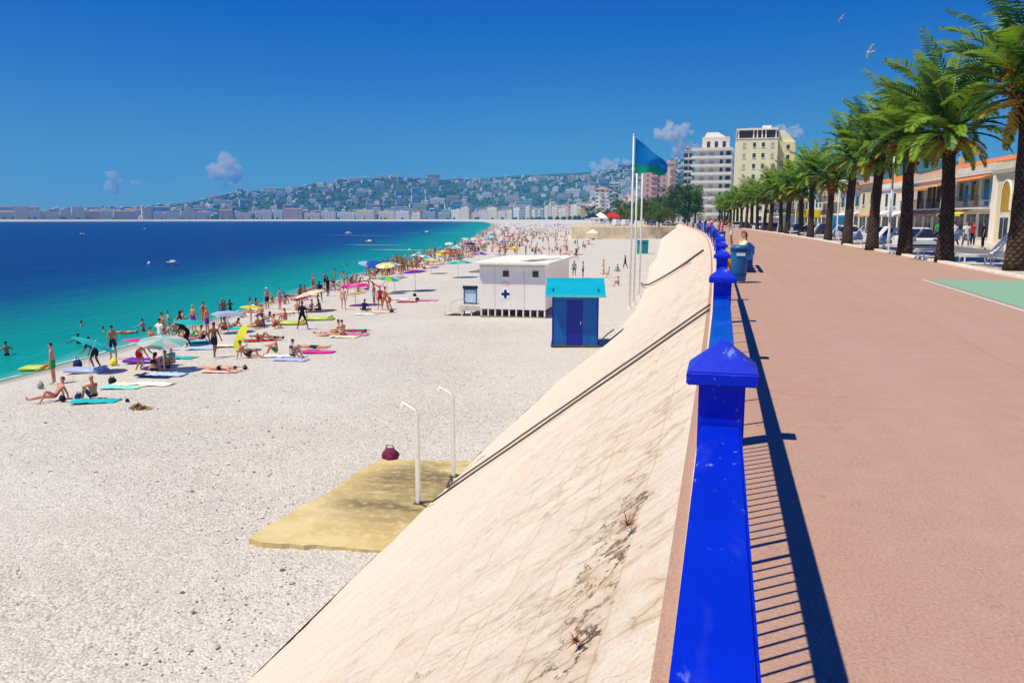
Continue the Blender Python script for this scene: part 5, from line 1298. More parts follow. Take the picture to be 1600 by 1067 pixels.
NEAR=[
(85,600,'stand',SEAW+.5,'pink','dark',{ST_:'green'},'man in green swim trunks standing at the water edge, facing the sea'),
(336,559,'walk',.1,'brown','dark',{ST_:'black'},'dark skinned man walking away alone across the pebbles in front of the crowd'),
(147,625,'sit_knees',SEAW-.3,'orange',('blond','hair'),{ST_:'navy'},'sunburnt blond man seen from behind, sitting on a turquoise towel'),
(88,625,'lean',SEAW+1.1,'pink','brown',{BB:'red'},'sunbather leaning back with one knee raised, nearest the water edge'),
(178,562,'stand',SEAW-.4,'tan','dark',{ST_:'navy'},'dark haired man in navy trunks standing by the waterline near the yellow bag'),
(151,574,'bend',SEAW,'brown','dark',{'shirt':'navy',ST_:'black'},'person in a navy shirt bending over near the lilac mat'),
(252,549,'hips',-.2,'tan','dark',{'shirt':'white',ST_:'mint'},'broad man in a white shirt standing behind the mint parasol'),
(217,578,'bend',-1.3,'orange','dark',{ST_:'red'},'orange tanned bather bending forward beside the seated group'),
(241,583,'cross',0,'tan',('dark','long_hair'),{BB:'black',BT:'black'},'dark long haired woman in black bikini sitting with her back to the viewer'),
(259,579,'sit_legs',.6,'tan','dark',{ST_:'navy'},'bather in navy trunks sitting at the right of the dark haired woman'),
(270,572,'sit_knees',1.2,'pink','brown',{BB:'turquoise',BT:'turquoise'},'pink skinned woman in turquoise bikini sitting behind the seated group'),
(295,541,'bend',SEAW+.3,'dark','dark',{'shirt':'black','trousers':'black'},'person all in black stooping under the turquoise parasol'),
(320,512,'stand',SEAW-.6,'orange','brown',{BB:'orange',BT:'red'},'woman in red top and orange bottom standing by the water'),
(353,519,'sit_knees',SEAW,'orange','dark',{ST_:'red'},'orange tanned bather sitting below the lilac blue parasol'),
(385,559,'lean',-PI/2+.2,'orange','dark',{ST_:'black'},'dark haired man leaning back with knees raised beside the tilted yellow parasol'),
(433,554,'sit_knees',SEAW+.4,'pink','dark',{ST_:'green'},'pink bather in green trunks sitting on the open pebbles'),
(456,560,'sit_knees',-.4,'fair','dark',{BB:'navy',BT:'navy'},'pale woman in navy bikini sitting nearest the viewer on the open pebbles'),
(473,515,'wide',.2,'brown','dark',{'shirt':'black',ST_:'black'},'large man in black shirt and shorts standing with legs apart'),
(418,484,'stand',SEAW-.2,'pink','grey',{ST_:'navy','hat':'white'},'man with a white cap standing at the water edge'),
(404,531,'front',SEAW-.9,'brown','dark',{BB:'red'},'brown skinned sunbather lying face down beyond the tilted yellow parasol'),
(425,532,'backknee',SEAW,'tan','dark',{BB:'black',BT:'black'},'sunbather in black bikini lying with a raised knee beside the green trunks bather'),
(402,514,'sit_legs',SEAW,'orange','brown',{BB:'orange',BT:'orange'},'woman in orange bikini sitting under the small yellow parasol'),
(413,512,'cross',SEAW+.6,'brown',('dark','long_hair'),{BB:'purple',BT:'purple'},'brown skinned woman in purple bikini sitting in the seated row'),
(427,514,'sit_knees',-.5,'pink','dark',{ST_:'red'},'bather in red trunks hugging knees in the seated row'),
(447,503,'sit_knees',SEAW,'pink','brown',{BB:'pink',BT:'pink'},'woman in pink bikini hugging her knees left of the black shirted man'),
(487,487,'sit_legs',SEAW,'pink','dark',{BB:'red',BT:'red'},'woman in red bikini sitting in the shade of the cream parasol'),
(500,486,'cross',SEAW,'brown','dark',{ST_:'navy'},'bather in navy trunks sitting cross legged right of the cream parasol'),
(536,525,'sit_knees',SEAW-.5,'fair','dark',{BB:'orange',BT:'orange'},'fair woman in orange bikini hugging her knees on the open pebbles'),
(528,524,'sit_legs',SEAW+.4,'orange','brown',{BB:'cream'},'tanned bather sitting close behind the fair woman in orange bikini'),
(509,525,'back',-PI/2,'fair','dark',{BB:'pink'},'fair sunbather lying flat to the left of the fair woman in orange'),
(553,521,'front',-PI/2+.2,'brown','dark',{BB:'magenta'},'brown sunbather lying face down to the right of the fair woman in orange'),
(487,547,'back',-PI/2+.1,'orange','dark',{ST_:'navy'},'tanned sunbather lying next to the magenta towel'),
(345,580,'front',-PI/2+.1,'fair','dark',{BB:'black'},'fair sunbather lying face down on a long peach towel, apart from the others'),
(513,463,'stand',SEAW,'dark','dark',{'shirt':'black',ST_:'navy'},'slim person in dark clothes standing at the water edge beyond the cream parasol'),
(537,484,'stand',0,'fair','brown',{BB:'peach',BT:'peach'},'fair woman in peach bikini standing left of the magenta parasol'),
(594,484,'stand',.4,'pink','red',{'dress':'red'},'person in a red dress standing in the small upright group'),
(601,485,'wide',-.5,'orange','brown',{BB:'red',BT:'red'},'woman in red bikini standing with feet apart in the small upright group'),
(610,484,'bend',SEAW,'pink','dark',{ST_:'orange'},'bather in orange trunks bending beside the small upright group'),
(470,478,'hips',SEAW,'brown','dark',{ST_:'black'},'brown man in black trunks standing above the cream parasol'),
(500,472,'hips',.5,'dark','dark',{'shirt':'navy'},'person in a navy shirt standing right above the cream parasol'),
(569,487,'cross',0,'brown','dark',{'shirt':'navy'},'person in navy top sitting in the shade of the magenta parasol'),
(585,478,'stand',SEAW,'tan','dark',{ST_:'pale blue'},'bather in pale blue trunks standing right of the magenta parasol'),
# open beach beyond the cabin
(911,434,'stand',SEAW,'brown','dark',{'shirt':'lilac',ST_:'black'},'person in lilac shirt standing right of the cabin above the blue hut'),
(897,432,'stand',.3,'dark','dark',{'shirt':'grey',ST_:'black'},'person in grey shirt standing at the back corner of the cabin'),
(943,430,'hips',SEAW,'orange','dark',{ST_:'peach'},'bare chested man standing alone on the pebbles right of the blue hut roof'),
(967,447,'sit_knees',SEAW,'pink','dark',{ST_:'grey'},'bather sitting at the foot of the wall left of the flagpoles'),
(977,420,'walk',SEAW,'dark','dark',{'shirt':'black','trousers':'black'},'person in black walking down beside the flagpoles'),
(951,430,'sit_legs',SEAW,'fair','dark',{BB:'white',BT:'white'},'bather in white bikini sitting on a pale towel left of the flagpoles'),
(965,425,'cross',.4,'tan','dark',{ST_:'turquoise'},'bather in turquoise trunks sitting behind the pale towel'),
(900,405,'walk',SEAW,'brown','dark',{'shirt':'navy',ST_:'black'},'person in navy shirt walking on the open beach behind the cabin'),
(885,392,'bend',SEAW,'pink','dark',{ST_:'red'},'bather in red trunks bending on the open beach behind the cabin'),
(911,390,'walk',-PI/2,'tan','dark',{'shirt':'green',ST_:'black'},'person in green shirt walking on the open beach behind the cabin'),
]
for q in NEAR: pp(*q)
SW=[(11,555,'wade',.9,'tan','dark','single swimmer far out at the left edge of the picture'),(123,537,'wade',1.05,'brown','dark','swimmer close behind the turquoise parasol, left of the pair'),(139,537,'wade',1.25,'fair','dark','swimmer low in the water just above the turquoise parasol'),
 (128,509,'wade',1.3,'tan','dark','swimmer with only the head showing above the shallows'),(162,517,'wade',1.35,'tan','brown','faint swimmer between the floating bather and the turquoise parasol'),(224,517,'wade',.85,'pink','dark','bather standing upright waist deep right of the floating bather'),
 (263,500,'wade',1.0,'fair','dark','fair bather chest deep above the man in a white shirt'),(286,498,'wade',1.0,'fair','dark','fair bather chest deep, left of two close companions'),(300,504,'wade',.75,'pink','dark','pink bather hip deep just above the turquoise parasol on the right'),
 (360,484,'wade',.8,'dark','dark','dark haired bather hip deep beyond the lilac blue parasol'),(352,482,'wade',1.0,'tan','brown','tanned bather next to the dark haired one in the shallows'),(540,414,'wade',1.2,'tan','dark','lone swimmer far from the beach, left of the yellow buoys'),(620,412,'wade',1.2,'tan','dark','lone swimmer off the middle of the crowded beach'),(652,405,'wade',1.1,'brown','dark','swimmer off the crowded beach near the purple parasol'),(697,376,'wade',1.1,'tan','dark','distant swimmer off the curve of the bay'),(672,391,'wade',1.1,'pink','dark','distant pink swimmer near the shore of the curving beach')]
for px,py,po,dz,sk,hr,lab in SW: pp(px,py,po,SEAW+rng.uniform(-1,1),sk,hr,{ST_:rng.choice(['navy','red','black'])},lab,None,dz,True)
x,y=un(197,521,SEA); person('back',(x,y,SEA-.02),1.9,'pink','dark',{ST_:'red'},'bather floating on the back in the shallows')
# crowd
def towel(px,py,yaw,c,label,L=1.65,W=.7,group='towels on the pebbles',z0=.03,name='beach_towel',cat='towel'):
    x,y,z=gp(px,py); nx,ny=10,5; vs=[];fs=[]
    for s in (1,0):
        for i in range(nx+1):
            for j in range(ny+1):
                u=(i/nx-.5)*L;v=(j/ny-.5)*W; vs.append((u+.06*mn.noise(Vector((v*3,px,0))),v+.07*mn.noise(Vector((u*2,py,1))),.012*s+.075*abs(mn.noise(Vector((u*3.1+px,v*3.4,2))))))
    q=(nx+1)*(ny+1)
    for i in range(nx):
        for j in range(ny): a=i*(ny+1)+j; fs+= [(a,a+1,a+ny+2,a+ny+1),(q+a,q+a+ny+1,q+a+ny+2,q+a+1)]
    rim=[i*(ny+1) for i in range(nx+1)]+[nx*(ny+1)+j for j in range(1,ny+1)]+[i*(ny+1)+ny for i in range(nx-1,-1,-1)]+[j for j in range(ny-1,0,-1)]
    for a,b in zip(rim,rim[1:]+rim[:1]): fs.append((a,b,q+b,q+a))
    o=MB().add(vs,fs).build(name,cl(c),smooth=True,loc=(x,y,z+z0)); o.rotation_euler=(0,0,yaw); tag(o,label,cat,group)
def water_px(py):
    lo,hi=-400.,1100.
    for _ in range(30):
        m=(lo+hi)/2; x,y=un(m,py,SEA)
        if x<Wx(y): lo=m
        else: hi=m
    return lo
RC=random.Random(21); placed=[]; n=0; CG={}
GA=['red','navy','black','pink','orange','blue','turquoise','purple','white','green','yellow','magenta']
def crowd(px,py,dzsea=None,zone='crowd'):
    sk=RC.choice(['fair','pink','tan','orange','tan','brown']); hr=RC.choice(['dark','dark','brown','blond']); c=RC.choice(GA); wom=RC.random()<.5
    po=RC.choices(['stand','hips','walk','bend','sit_knees','sit_legs','lean','cross','back','front','prop','backknee'],[5,3,2,1,4,4,3,3,3,3,2,2])[0]
    g={BB:c,BT:c} if wom else {ST_:c}
    word={'stand':'standing','hips':'standing','walk':'walking','bend':'bending','sit_knees':'sitting','sit_legs':'sitting','lean':'reclining','cross':'sitting','back':'lying','front':'lying','prop':'lying','backknee':'lying'}[po]
    far='distant' if py<400 else 'small'
    lab=f"{far} {sk if sk not in('orange',) else 'tanned'} skinned bather in {c} {'bikini' if wom else 'trunks'}, {word} {'in the packed crowd along the water' if zone=='crowd' else 'on the open beach behind the cabin'}"
    return pp(px,py,po,RC.uniform(0,6.28),sk,(hr,'long_hair') if wom else hr,g,lab,'bathers packed along the waterline' if zone=='crowd' else 'bathers on the open beach')
while n<144:
    py=356+ (470-356)*RC.random()**1.15; w_=water_px(py)
    bw=48 if py>440 else 62 if py>415 else 85 if py>395 else 110 if py>372 else 85
    px=w_+2+bw*RC.random()**1.25
    if px>742 and 402<py<500: continue
    if any((px-a)**2+((py-b)*2.4)**2<(5.5*(py-340)/60)**2 for a,b in placed): continue
    placed.append((px,py)); crowd(px,py); n+=1
nearpx=[(q[0],q[1]) for q in NEAR]; n=0; tr_=0
while n<36 and tr_<4000:
    tr_+=1; py=RC.uniform(446,536); px=water_px(py)+RC.uniform(4,95)
    if any((px-a)**2+((py-b)*2)**2<17**2 for a,b in nearpx): continue
    nearpx.append((px,py)); sk=RC.choice(['fair','pink','tan','orange','brown','pink']); hr=RC.choice(['dark','dark','brown','blond']); c=RC.choice(GA); wom=RC.random()<.5
    po=RC.choice(['sit_knees','sit_legs','lean','cross','back','front','prop','backknee','sit_legs','stand'])
    word={'stand':'standing','sit_knees':'hugging the knees','sit_legs':'sitting with legs out','lean':'leaning back','cross':'sitting cross legged','back':'lying on the back','front':'lying face down','prop':'propped on the elbows','backknee':'lying with a raised knee'}[po]
    sk_w='tanned' if sk=='orange' else sk
    pp(px,py,po,RC.uniform(0,6.28),sk,(hr,'long_hair') if wom else hr,{BB:c,BT:c} if wom else {ST_:c},f"{sk_w} {hr} haired {'woman' if wom else 'man'} in {c} {'bikini' if wom else 'trunks'} {word} in the near crowd",'bathers in the near part of the crowd')
    if RC.random()<.5:
        c=RC.choice(['white','pink','turquoise','red','pale blue','cream','orange','peach']); towel(px-1,py+1.5,RC.uniform(-.4,.6),c,f'{c} towel among the bathers in the near part of the crowd',1.5,.65,f'{c} towels in the near crowd')
    n+=1
n=0
while n<22:
    px=RC.uniform(790,925); py=RC.uniform(362,398)
    if any((px-a)**2+((py-b)*2.4)**2<40 for a,b in placed): continue
    placed.append((px,py)); crowd(px,py,zone='open'); n+=1
def far_crowd():
    R=random.Random(31); mats=[skm(q) for q in ('fair','pink','tan','brown')]+[hrm('dark')]+[cl(q) for q in ('red','navy','white','turquoise','orange','black','pink')]
    m=MB(); cache={}; n=0
    while n<420:
        py=351.5+(432-351.5)*R.random()**1.5; w_=water_px(py); bw=50 if py>415 else 80 if py>395 else 110 if py>372 else 130
        px=w_+1+bw*R.random()**1.1
        if px>740 and py>402: continue
        po=R.choice(['stand','hips','walk','sit_knees','sit_legs','lean','cross','back','front','stand'])
        me,C_,lab,tt,h,Hd,fw=body(po)
        if po not in cache:
            sk_=skeleton(po); q=MB(); v,e,r=sk_[0],sk_[1],sk_[2]
            mi=[]
            for a,b in e:
                if max(r[a])<.02 or max(r[b])<.02: continue
                mid=(v[a]+v[b])/2; d=np.linalg.norm(C_-np.array(mid),axis=1).argmin(); L_=lab[d]
                k_=4 if (L_=='head' and (mid-Vector(h)).dot(Vector(Hd))>.02) else 5 if (L_=='torso' and tt[d]<.2) or (L_=='thigh' and tt[d]<.3) else 0
                q.tube([v[a],v[b]],[sum(r[a])/2,sum(r[b])/2],6,mi=k_)
            cache[po]=q
        x,y,z=gp(px,py); a=R.uniform(0,6.28); c_,s_=math.cos(a),math.sin(a); q=cache[po]; sk_=R.randrange(4); cl_=R.randrange(5,12); b0_=len(m.v)
        m.v+=[(x+c_*p[0]-s_*p[1],y+s_*p[0]+c_*p[1],z+.03+p[2]) for p in q.v]; m.f+=[tuple(b0_+i for i in f) for f in q.f]; m.m+=[sk_ if k==0 else cl_ if k==5 else 4 for k in q.m]; n+=1
    k_=0
    while k_<275:
        py,px=(349.8+(372-349.8)*R.random()**1.3,R.uniform(770,890)) if k_<215 else (R.uniform(370,403),R.uniform(742,922))
        x,y,z=gp(px,py)
        if x-Rx(y)>toe_o(y)-1: continue
        q=cache[R.choice(list(cache))]; a=R.uniform(0,6.28); c_,s_=math.cos(a),math.sin(a); sk_=R.randrange(4); cl_=R.randrange(5,12); b0_=len(m.v)
        m.v+=[(x+c_*p[0]-s_*p[1],y+s_*p[0]+c_*p[1],z+.03+p[2]) for p in q.v]; m.f+=[tuple(b0_+i for i in f) for f in q.f]; m.m+=[sk_ if k==0 else cl_ if k==5 else 4 for k in q.m]; k_+=1
    tag(m.build('crowd',mats,smooth=True),'distant packed crowd of bathers along the curve of the beach',kind='stuff')
far_crowd()
P('seat',.50,(0,-.1,1),(0,.12,1),((-.12,.5,-.85),(.15,.85,-.4)),((.12,.5,-.85),(-.15,.85,-.4)),((-.12,1,-.02),(0,.1,-1),(-.1,1,-.1)),((.12,1,-.02),(0,.1,-1),(.1,1,-.1)))
r=empty('park_bench',(.66,28.6,.003),PI/2); bm_=M('blue bench slats',(.01,.08,.36),.5)
m=MB(); m.box(-2.2,-.22,.40,2.2,.22,.435); m.build('seat',bm_,r,bevel=.01); m=MB(); m.box(-2.2,-.29,.58,2.2,-.25,.84); m.build('backrest',bm_,r,bevel=.01)
for x_ in (-1.9,0,1.9): m=MB(); m.box(x_-.03,-.2,0,x_+.03,.2,.398); m.box(x_-.03,-.26,.2,x_+.03,-.203,.84); m.build('leg',bm_,r)
tag(r,'blue bench facing the railing, holding the seated women behind the bin','bench')
# promenade walkers
PW=[(-1,30.2,'seat',PI/2+.2,'fair',('blond','long_hair'),{'dress':'yellow'},'blond woman in a yellow dress sitting at the far end of the bench'),
(-1,28.9,'seat',PI/2,'tan',('brown','long_hair'),{'dress':'red'},'woman in a red dress sitting between two others on the bench'),
(-1,27.3,'seat',PI/2+.3,'fair',('red','long_hair'),{'shirt':'cream','trousers':'orange'},'auburn woman in a cream top sitting nearest the large blue bin'),
(1127,383,'stand',PI/2,'pink','brown',{'shirt':'pink','trousers':'navy'},'person in pink shirt standing at the railing beyond the seated women'),
(1098,374,'walk',0,'tan','dark',{'shirt':'red','trousers':'black'},'walker in red shirt close to the railing past the second bin'),(1093,371,'walk',PI,'fair','dark',{'shirt':'purple','trousers':'grey'},'walker in purple shirt beside the third bin'),
(1084,367,'walk',0,'fair','dark',{'shirt':'orange','trousers':'navy'},'walker in orange shirt near the far bins'),(1090,366,'walk',PI,'tan','brown',{'shirt':'white','trousers':'blue'},'walker in white shirt and blue trousers near the far bins'),
(1078,363,'walk',0,'tan','dark',{'shirt':'navy','trousers':'black'},'walker in navy shirt at the far curve of the railing'),(1071,361,'walk',0,'tan','dark',{'shirt':'pale blue','trousers':'grey'},'walker in pale blue shirt at the far curve of the railing'),
(1066,359,'stand',1,'tan','dark',{'shirt':'black','trousers':'black'},'dark clothed person at the far end of the railing'),(1103,362,'walk',PI,'fair','dark',{'shirt':'magenta','trousers':'navy'},'walker in magenta shirt in the middle of the distant promenade'),(1112,361,'walk',PI,'fair','blond',{'shirt':'white','trousers':'cream'},'walker in white in the middle of the distant promenade'),(1121,366,'walk',0,'tan','dark',{'shirt':'grey','trousers':'navy'},'walker in grey shirt beyond the seated women'),
(1133,383,'rail',PI/2+.1,'tan',('brown','long_hair'),{'dress':'cream'},'woman in a cream dress leaning on the rail past the bench'),
(1122,379,'stand',PI/2,'tan','dark',{'shirt':'orange','trousers':'black'},'person in orange shirt by the railing behind the pink shirt'),
(1116,376,'walk',0,'fair','brown',{'shirt':'pale blue','trousers':'navy'},'walker in pale blue shirt close behind the seated women'),
(1086,358,'walk',0,'tan','dark',{'shirt':'lilac','trousers':'black'},'walker in lilac shirt far along the promenade'),(1096,358,'walk',PI,'tan','dark',{'shirt':'red','trousers':'navy'},'walker in red shirt far along the promenade')]
for q in PW:
    if q[0]<0:
        person(q[2],(.62,q[1],.03),q[3],q[4],q[5],q[6],q[7]); continue
    x,y=un(q[0],q[1],0)
    if y>35: x=max(x,Rx(y)+.45)
    if q[2]=='rail': x=max(x,.42 if q[0]<1140 else .80)
    person(q[2],(x,y,.003),q[3],q[4],q[5],q[6],q[7])
for px,py,po,yw,sk,g,lab in ((1490,386,'walk',.4,'fair',{'shirt':'white','trousers':'navy'},'pedestrian in white shirt and navy trousers under the yellow awning'),(1508,386,'walk',PI,'fair',{'shirt':'white','trousers':'grey'},'pedestrian in white shirt and grey trousers right of the yellow awning'),(1535,387,'stand',1.5,'tan',{'shirt':'black','trousers':'black'},'person in black standing by the shop door left of the arched building'),(1519,384,'stand',2,'tan',{'shirt':'red','trousers':'navy'},'person in dark red shirt waiting by the shop window'),(1464,380,'walk',0,'tan',{'shirt':'green','trousers':'navy'},'pedestrian in green shirt between the second and third palms')):
    x,y=un(px,py,-.17); person(po,(x,y,-.168),yw,sk,'dark',g,lab)

# ------------------------------------------------------------------ parasols, towels and other beach things
def parasol(px,py,h,r_,tilt,taz,c1,c2,label,group=None):
    x,y,z=gp(px,py); r=empty('parasol',(x,y,z)); n=16
    ax=Vector((math.cos(taz)*math.sin(tilt),math.sin(taz)*math.sin(tilt),math.cos(tilt))); M4=ax.to_track_quat('Z','Y').to_matrix()
    m=MB().tube([(0,0,-.2),Vector((0,0,h*.55)),Vector((0,0,h*.55))+ax*h*.52],.022,6); m.build('pole',WH,r)
    base=Vector((0,0,h*.55)); vs=[];fs=[];mi=[]; rows=[(0,.5),(.35,.46),(.7,.34),(1.,.14)]
    for q,hh in rows:
        for k in range(n):
            a=2*PI*k/n; rr=r_*q*(1 if k%2==0 else .94+.03*(q<.9)); vs.append(base+M4@Vector((rr*math.cos(a),rr*math.sin(a),h*.45-.45*r_*.5+hh*r_*.5)))
    for i in range(3):
        for k in range(n): fs.append((i*n+k,i*n+(k+1)%n,(i+1)*n+(k+1)%n,(i+1)*n+k)); mi.append((k//2)%2)
    m=MB(); m.v=[tuple(q) for q in vs]; m.f=fs; m.m=mi
    m.build('canopy',[M(c1+' parasol cloth',CLO[c1],.8,.1,.08,3,trans=.3),M(c2+' parasol cloth',CLO[c2],.8,.1,.08,3,trans=.3)],r,smooth=False); tag(r,label,'parasol',group); return r
for q in ((141,585,1.5,1.0,.5,1.2,'turquoise','turquoise','turquoise parasol tilted low at the water edge, on the left'),
 (224,577,1.35,.95,.25,1.4,'magenta','pink','pink parasol set low beside the seated group on the left'),
 (257,582,1.5,1.05,.45,2.2,'mint','white','mint and white parasol in front of the man in the white shirt'),
 (297,539,1.35,.85,.1,.5,'turquoise','turquoise','small turquoise parasol above the stooping person in black'),
 (357,521,1.3,1.05,.25,2.,'lilac','pale blue','lilac blue parasol near the middle of the beach'),
 (393,511,1.35,.75,.08,1.,'yellow','lime','small upright yellow parasol at the water edge'),
 (386,547,1.0,.72,1.1,4.0,'yellow','lime','large yellow parasol tipped over towards the viewer'),
 (489,487,1.5,1.15,.25,3.6,'cream','peach','cream parasol left of the slim person in dark clothes'),
 (556,478,1.7,1.25,.2,2.5,'magenta','pink','large magenta parasol in the middle of the crowd'),
 (649,455,1.9,1.2,.15,2.5,'purple','purple','purple parasol at the back of the crowd, left of the cabin'),
 (716,434,1.9,1.6,.15,2.,'turquoise','mint','turquoise parasol just left of the white cabin'),
 (674,428,1.8,1.3,.2,1.,'lime','cream','lime and cream parasol by the water, far side of the crowd'),
 (748,412,1.8,1.3,.3,1.,'purple','lilac','dark purple parasol above the left end of the cabin'),
 (605,459,1.5,1.1,.3,1.5,'lime','turquoise','green parasol by the water above the small upright group'),
 (617,456,1.5,1.0,.3,2.5,'pale blue','white','pale blue parasol by the water beside the green one'),
 (800,404,1.8,1.4,.15,1.,'orange','yellow','orange and yellow parasol just beyond the cabin roof'),
 (775,398,1.8,1.5,.15,1.,'peach','orange','peach parasol just beyond the cabin roof'),
 (700,412,1.8,1.2,.2,2.,'red','orange','red and orange parasol in the distant crowd'),(735,393,1.8,1.3,.2,2.,'blue','navy','blue parasol in the distant crowd by the water'),(765,383,1.8,1.4,.2,2.,'turquoise','turquoise','turquoise parasol far along the crowded beach'),(795,378,1.8,1.4,.2,2.,'red','pink','red and pink parasol far along the crowded beach'),(770,374,1.8,1.4,.2,2.,'blue','turquoise','blue and turquoise parasol far along the beach'),(812,372,1.8,1.4,.2,1.,'white','red','white and red parasol far along the beach')):
    parasol(*q)
for k in range(16):  # beach club parasols in a row
    px=802+k*7.2; py=363.0-.15*k; parasol(px,py,2.3,1.5,0,0,'lilac' if k%3 else 'white','lilac' if k%3 else 'white','lilac beach club parasol in the long distant row' if k%3 else 'white beach club parasol in the long distant row','beach club parasols in a row')
for q in ((149,628,.3,'turquoise','turquoise towel under the sunburnt blond man'),(205,602,.1,'cream','long cream towel laid out in front of the seated group'),(190,606,.15,'mint','mint towel beside the black bag'),(262,586,.1,'pale blue','pale blue towel at the right of the seated group'),
 (243,588,.0,'navy','navy towel under the dark haired woman'),(345,581,.1,'peach','long peach towel under the lone fair sunbather'),(497,551,.15,'magenta','magenta towel nearest the viewer among the sunbathers'),(455,563,.0,'lilac','lilac towel under the pale woman in navy bikini'),
 (434,557,.3,'white','white towel under the bather in green trunks'),(538,527,.1,'cream','cream towel under the fair woman in orange bikini'),(553,524,.1,'pink','pink towel under the brown sunbather lying face down'),(405,533,.3,'red','red towel beyond the tilted yellow parasol'),(572,492,.0,'white','white towel in front of the magenta parasol'),(600,489,.1,'peach','peach towel by the small upright group'),
 (636,472,.2,'red','red towel on the open pebbles left of the cabin'),(668,470,.1,'pink','pink towel left of the cabin ramp'),(625,468,.1,'white','white towel behind the red towel'),(950,433,.2,'white','white towel left of the flagpoles'),(315,545,.2,'pale blue','pale blue towel on the right of the stooping person'),(280,560,.1,'turquoise','turquoise towel right of the mint parasol'),(240,601,.05,'white','white towel below the seated group'),(360,541,.2,'cream','cream towel between the walking man and the tilted yellow parasol')):
    towel(*q)
RT_=random.Random(77)
for k in range(30):
    px=RT_.uniform(780,888); py=RT_.uniform(351.5,364); x,y,z=gp(px,py)
    if x-Rx(y)>toe_o(y)-2: continue
    c=RT_.choice(['white','white','cream','blue','red','turquoise','lilac','yellow']); parasol(px,py,2.3,RT_.uniform(1.4,2.1),RT_.uniform(0,.15),0,c,c,f'{c} parasol far off on the wide beach below the bend',f'{c} parasols far off below the bend')
for k in range(34):
    py=366+(462-366)*RT_.random(); px=water_px(py)+6+(44 if py>430 else 75)*RT_.random()
    if px>735 and py>402: continue
    c=RT_.choice(['white','pink','turquoise','red','pale blue','cream','purple','blue','orange','peach']); towel(px,py,RT_.uniform(-.4,.6),c,f'small {c} towel in the packed crowd along the water',group=f'small {c} towels in the crowd')
for k in range(26):
    py=357+(440-357)*RT_.random(); px=water_px(py)+4+(60 if py>400 else 95)*RT_.random()
    if px>735 and py>400: continue
    c=RT_.choice(['red','turquoise','blue','white','orange','lime','magenta','yellow','lilac']); c2=RT_.choice([c,'white']); parasol(px,py,1.8,RT_.uniform(.95,1.25),RT_.uniform(.05,.4),RT_.uniform(0,6),c,c2,f"small {c}{' and white' if c2!=c else ''} parasol in the packed crowd along the water",f"small {c}{' and white' if c2!=c else ''} parasols in the crowd")
def airbed(px,py,yaw,c1,c2,label,L=1.9,W=.75):
    x,y,z=gp(px,py)
    if z<SEA+.02: z=SEA+.0
    r=empty('air_mattress',(x,y,z+.02),yaw)
    m=MB()
    for k in range(5):
        v=(k-2)*W/5; m.tube([(-L/2+.05,v,.09),(-L/2+.12,v,.09),(L/2-.1,v,.09),(L/2-.03,v,.09)],[.045,.085,.085,.045],8)
    m.build('body',M(c1+' vinyl',CLO[c1],.3,.4,.05,2),r,smooth=True)
    m=MB().tube([(L/2-.28,-W/2,.17),(L/2-.28,W/2,.17)],.11,10); m.build('pillow',M(c2+' vinyl',CLO[c2],.3,.4,.05,2),r,smooth=True)
    tag(r,label,'air mattress')
airbed(58,578,.35,'lime','orange','lime and orange air mattress floating at the water edge',1.5,.9); airbed(135,582,.1,'lilac','pale blue','lilac blue air mattress behind the man in green trunks',1.9,.8)
airbed(455,507,.2,'lime','yellow','lime yellow air mattress left of the large man in black'); airbed(498,500,.1,'lime','lime','lime air mattress right of the large man in black',2.1); airbed(225,567,.1,'purple','pink','purple and pink air mattress behind the pink parasol')
BB_=M('black bag fabric',CLO['black'],.8,.2,.2,9); NB=M('navy bag fabric',CLO['navy'],.8,.2,.2,9); YB=M('yellow bag fabric',CLO['yellow'],.8,.2,.2,9); GB=M('grey bag fabric',(.25,.27,.29),.8,.2,.2,9)
for px,py,s,mt,lab in ((178,571,1.3,YB,'yellow beach bag near the man in navy trunks'),(176,600,1.1,BB_,'black bag lying between the towels on the left'),(64,607,1.0,GB,'grey and black rucksack at the feet of the man in green trunks'),(122,575,1.6,NB,'large dark beach bag behind the lilac air mattress'),(98,627,.9,BB_,'small black bag behind the reclining sunbather'),(124,624,.9,NB,'navy bag left of the sunburnt blond man'),(199,628,.5,BB_,'small dark bag right of the sunburnt blond man'),(464,550,.9,BB_,'black bag beside the pale woman in navy bikini'),(383,577,.7,BB_,'small black bag at the end of the long peach towel'),(612,489,.9,NB,'navy bag by the small upright group'),(648,463,1.0,BB_,'black bag behind the red towel'),(652,470,1.0,BB_,'second black bag right of the red towel')):
    bag('beach_bag',gp(px,py),s,mt,lab)
x,y,z=gp(217,640); m=MB()
for k in range(120):
    a=rng.uniform(0,6.28); q=abs(rng.gauss(0,.15)); p=Vector((q*math.cos(a)*1.5,q*math.sin(a)*.8,max(.02,.15-q*.4+rng.uniform(-.04,.04)))); d=Vector((rng.gauss(0,1),rng.gauss(0,1),rng.gauss(0,.5))).normalized()*.08; e=d.orthogonal().normalized()*.018
    m.add([p-d-e,p-d+e,p+d+e,p+d-e],[(0,1,2,3)])
tag(m.build('driftwood_heap',M('dry brown wood',(.34,.20,.08),.9,.1,.4,6),loc=(x,y,z)),'small heap of dry brown driftwood alone on the pebbles','driftwood')
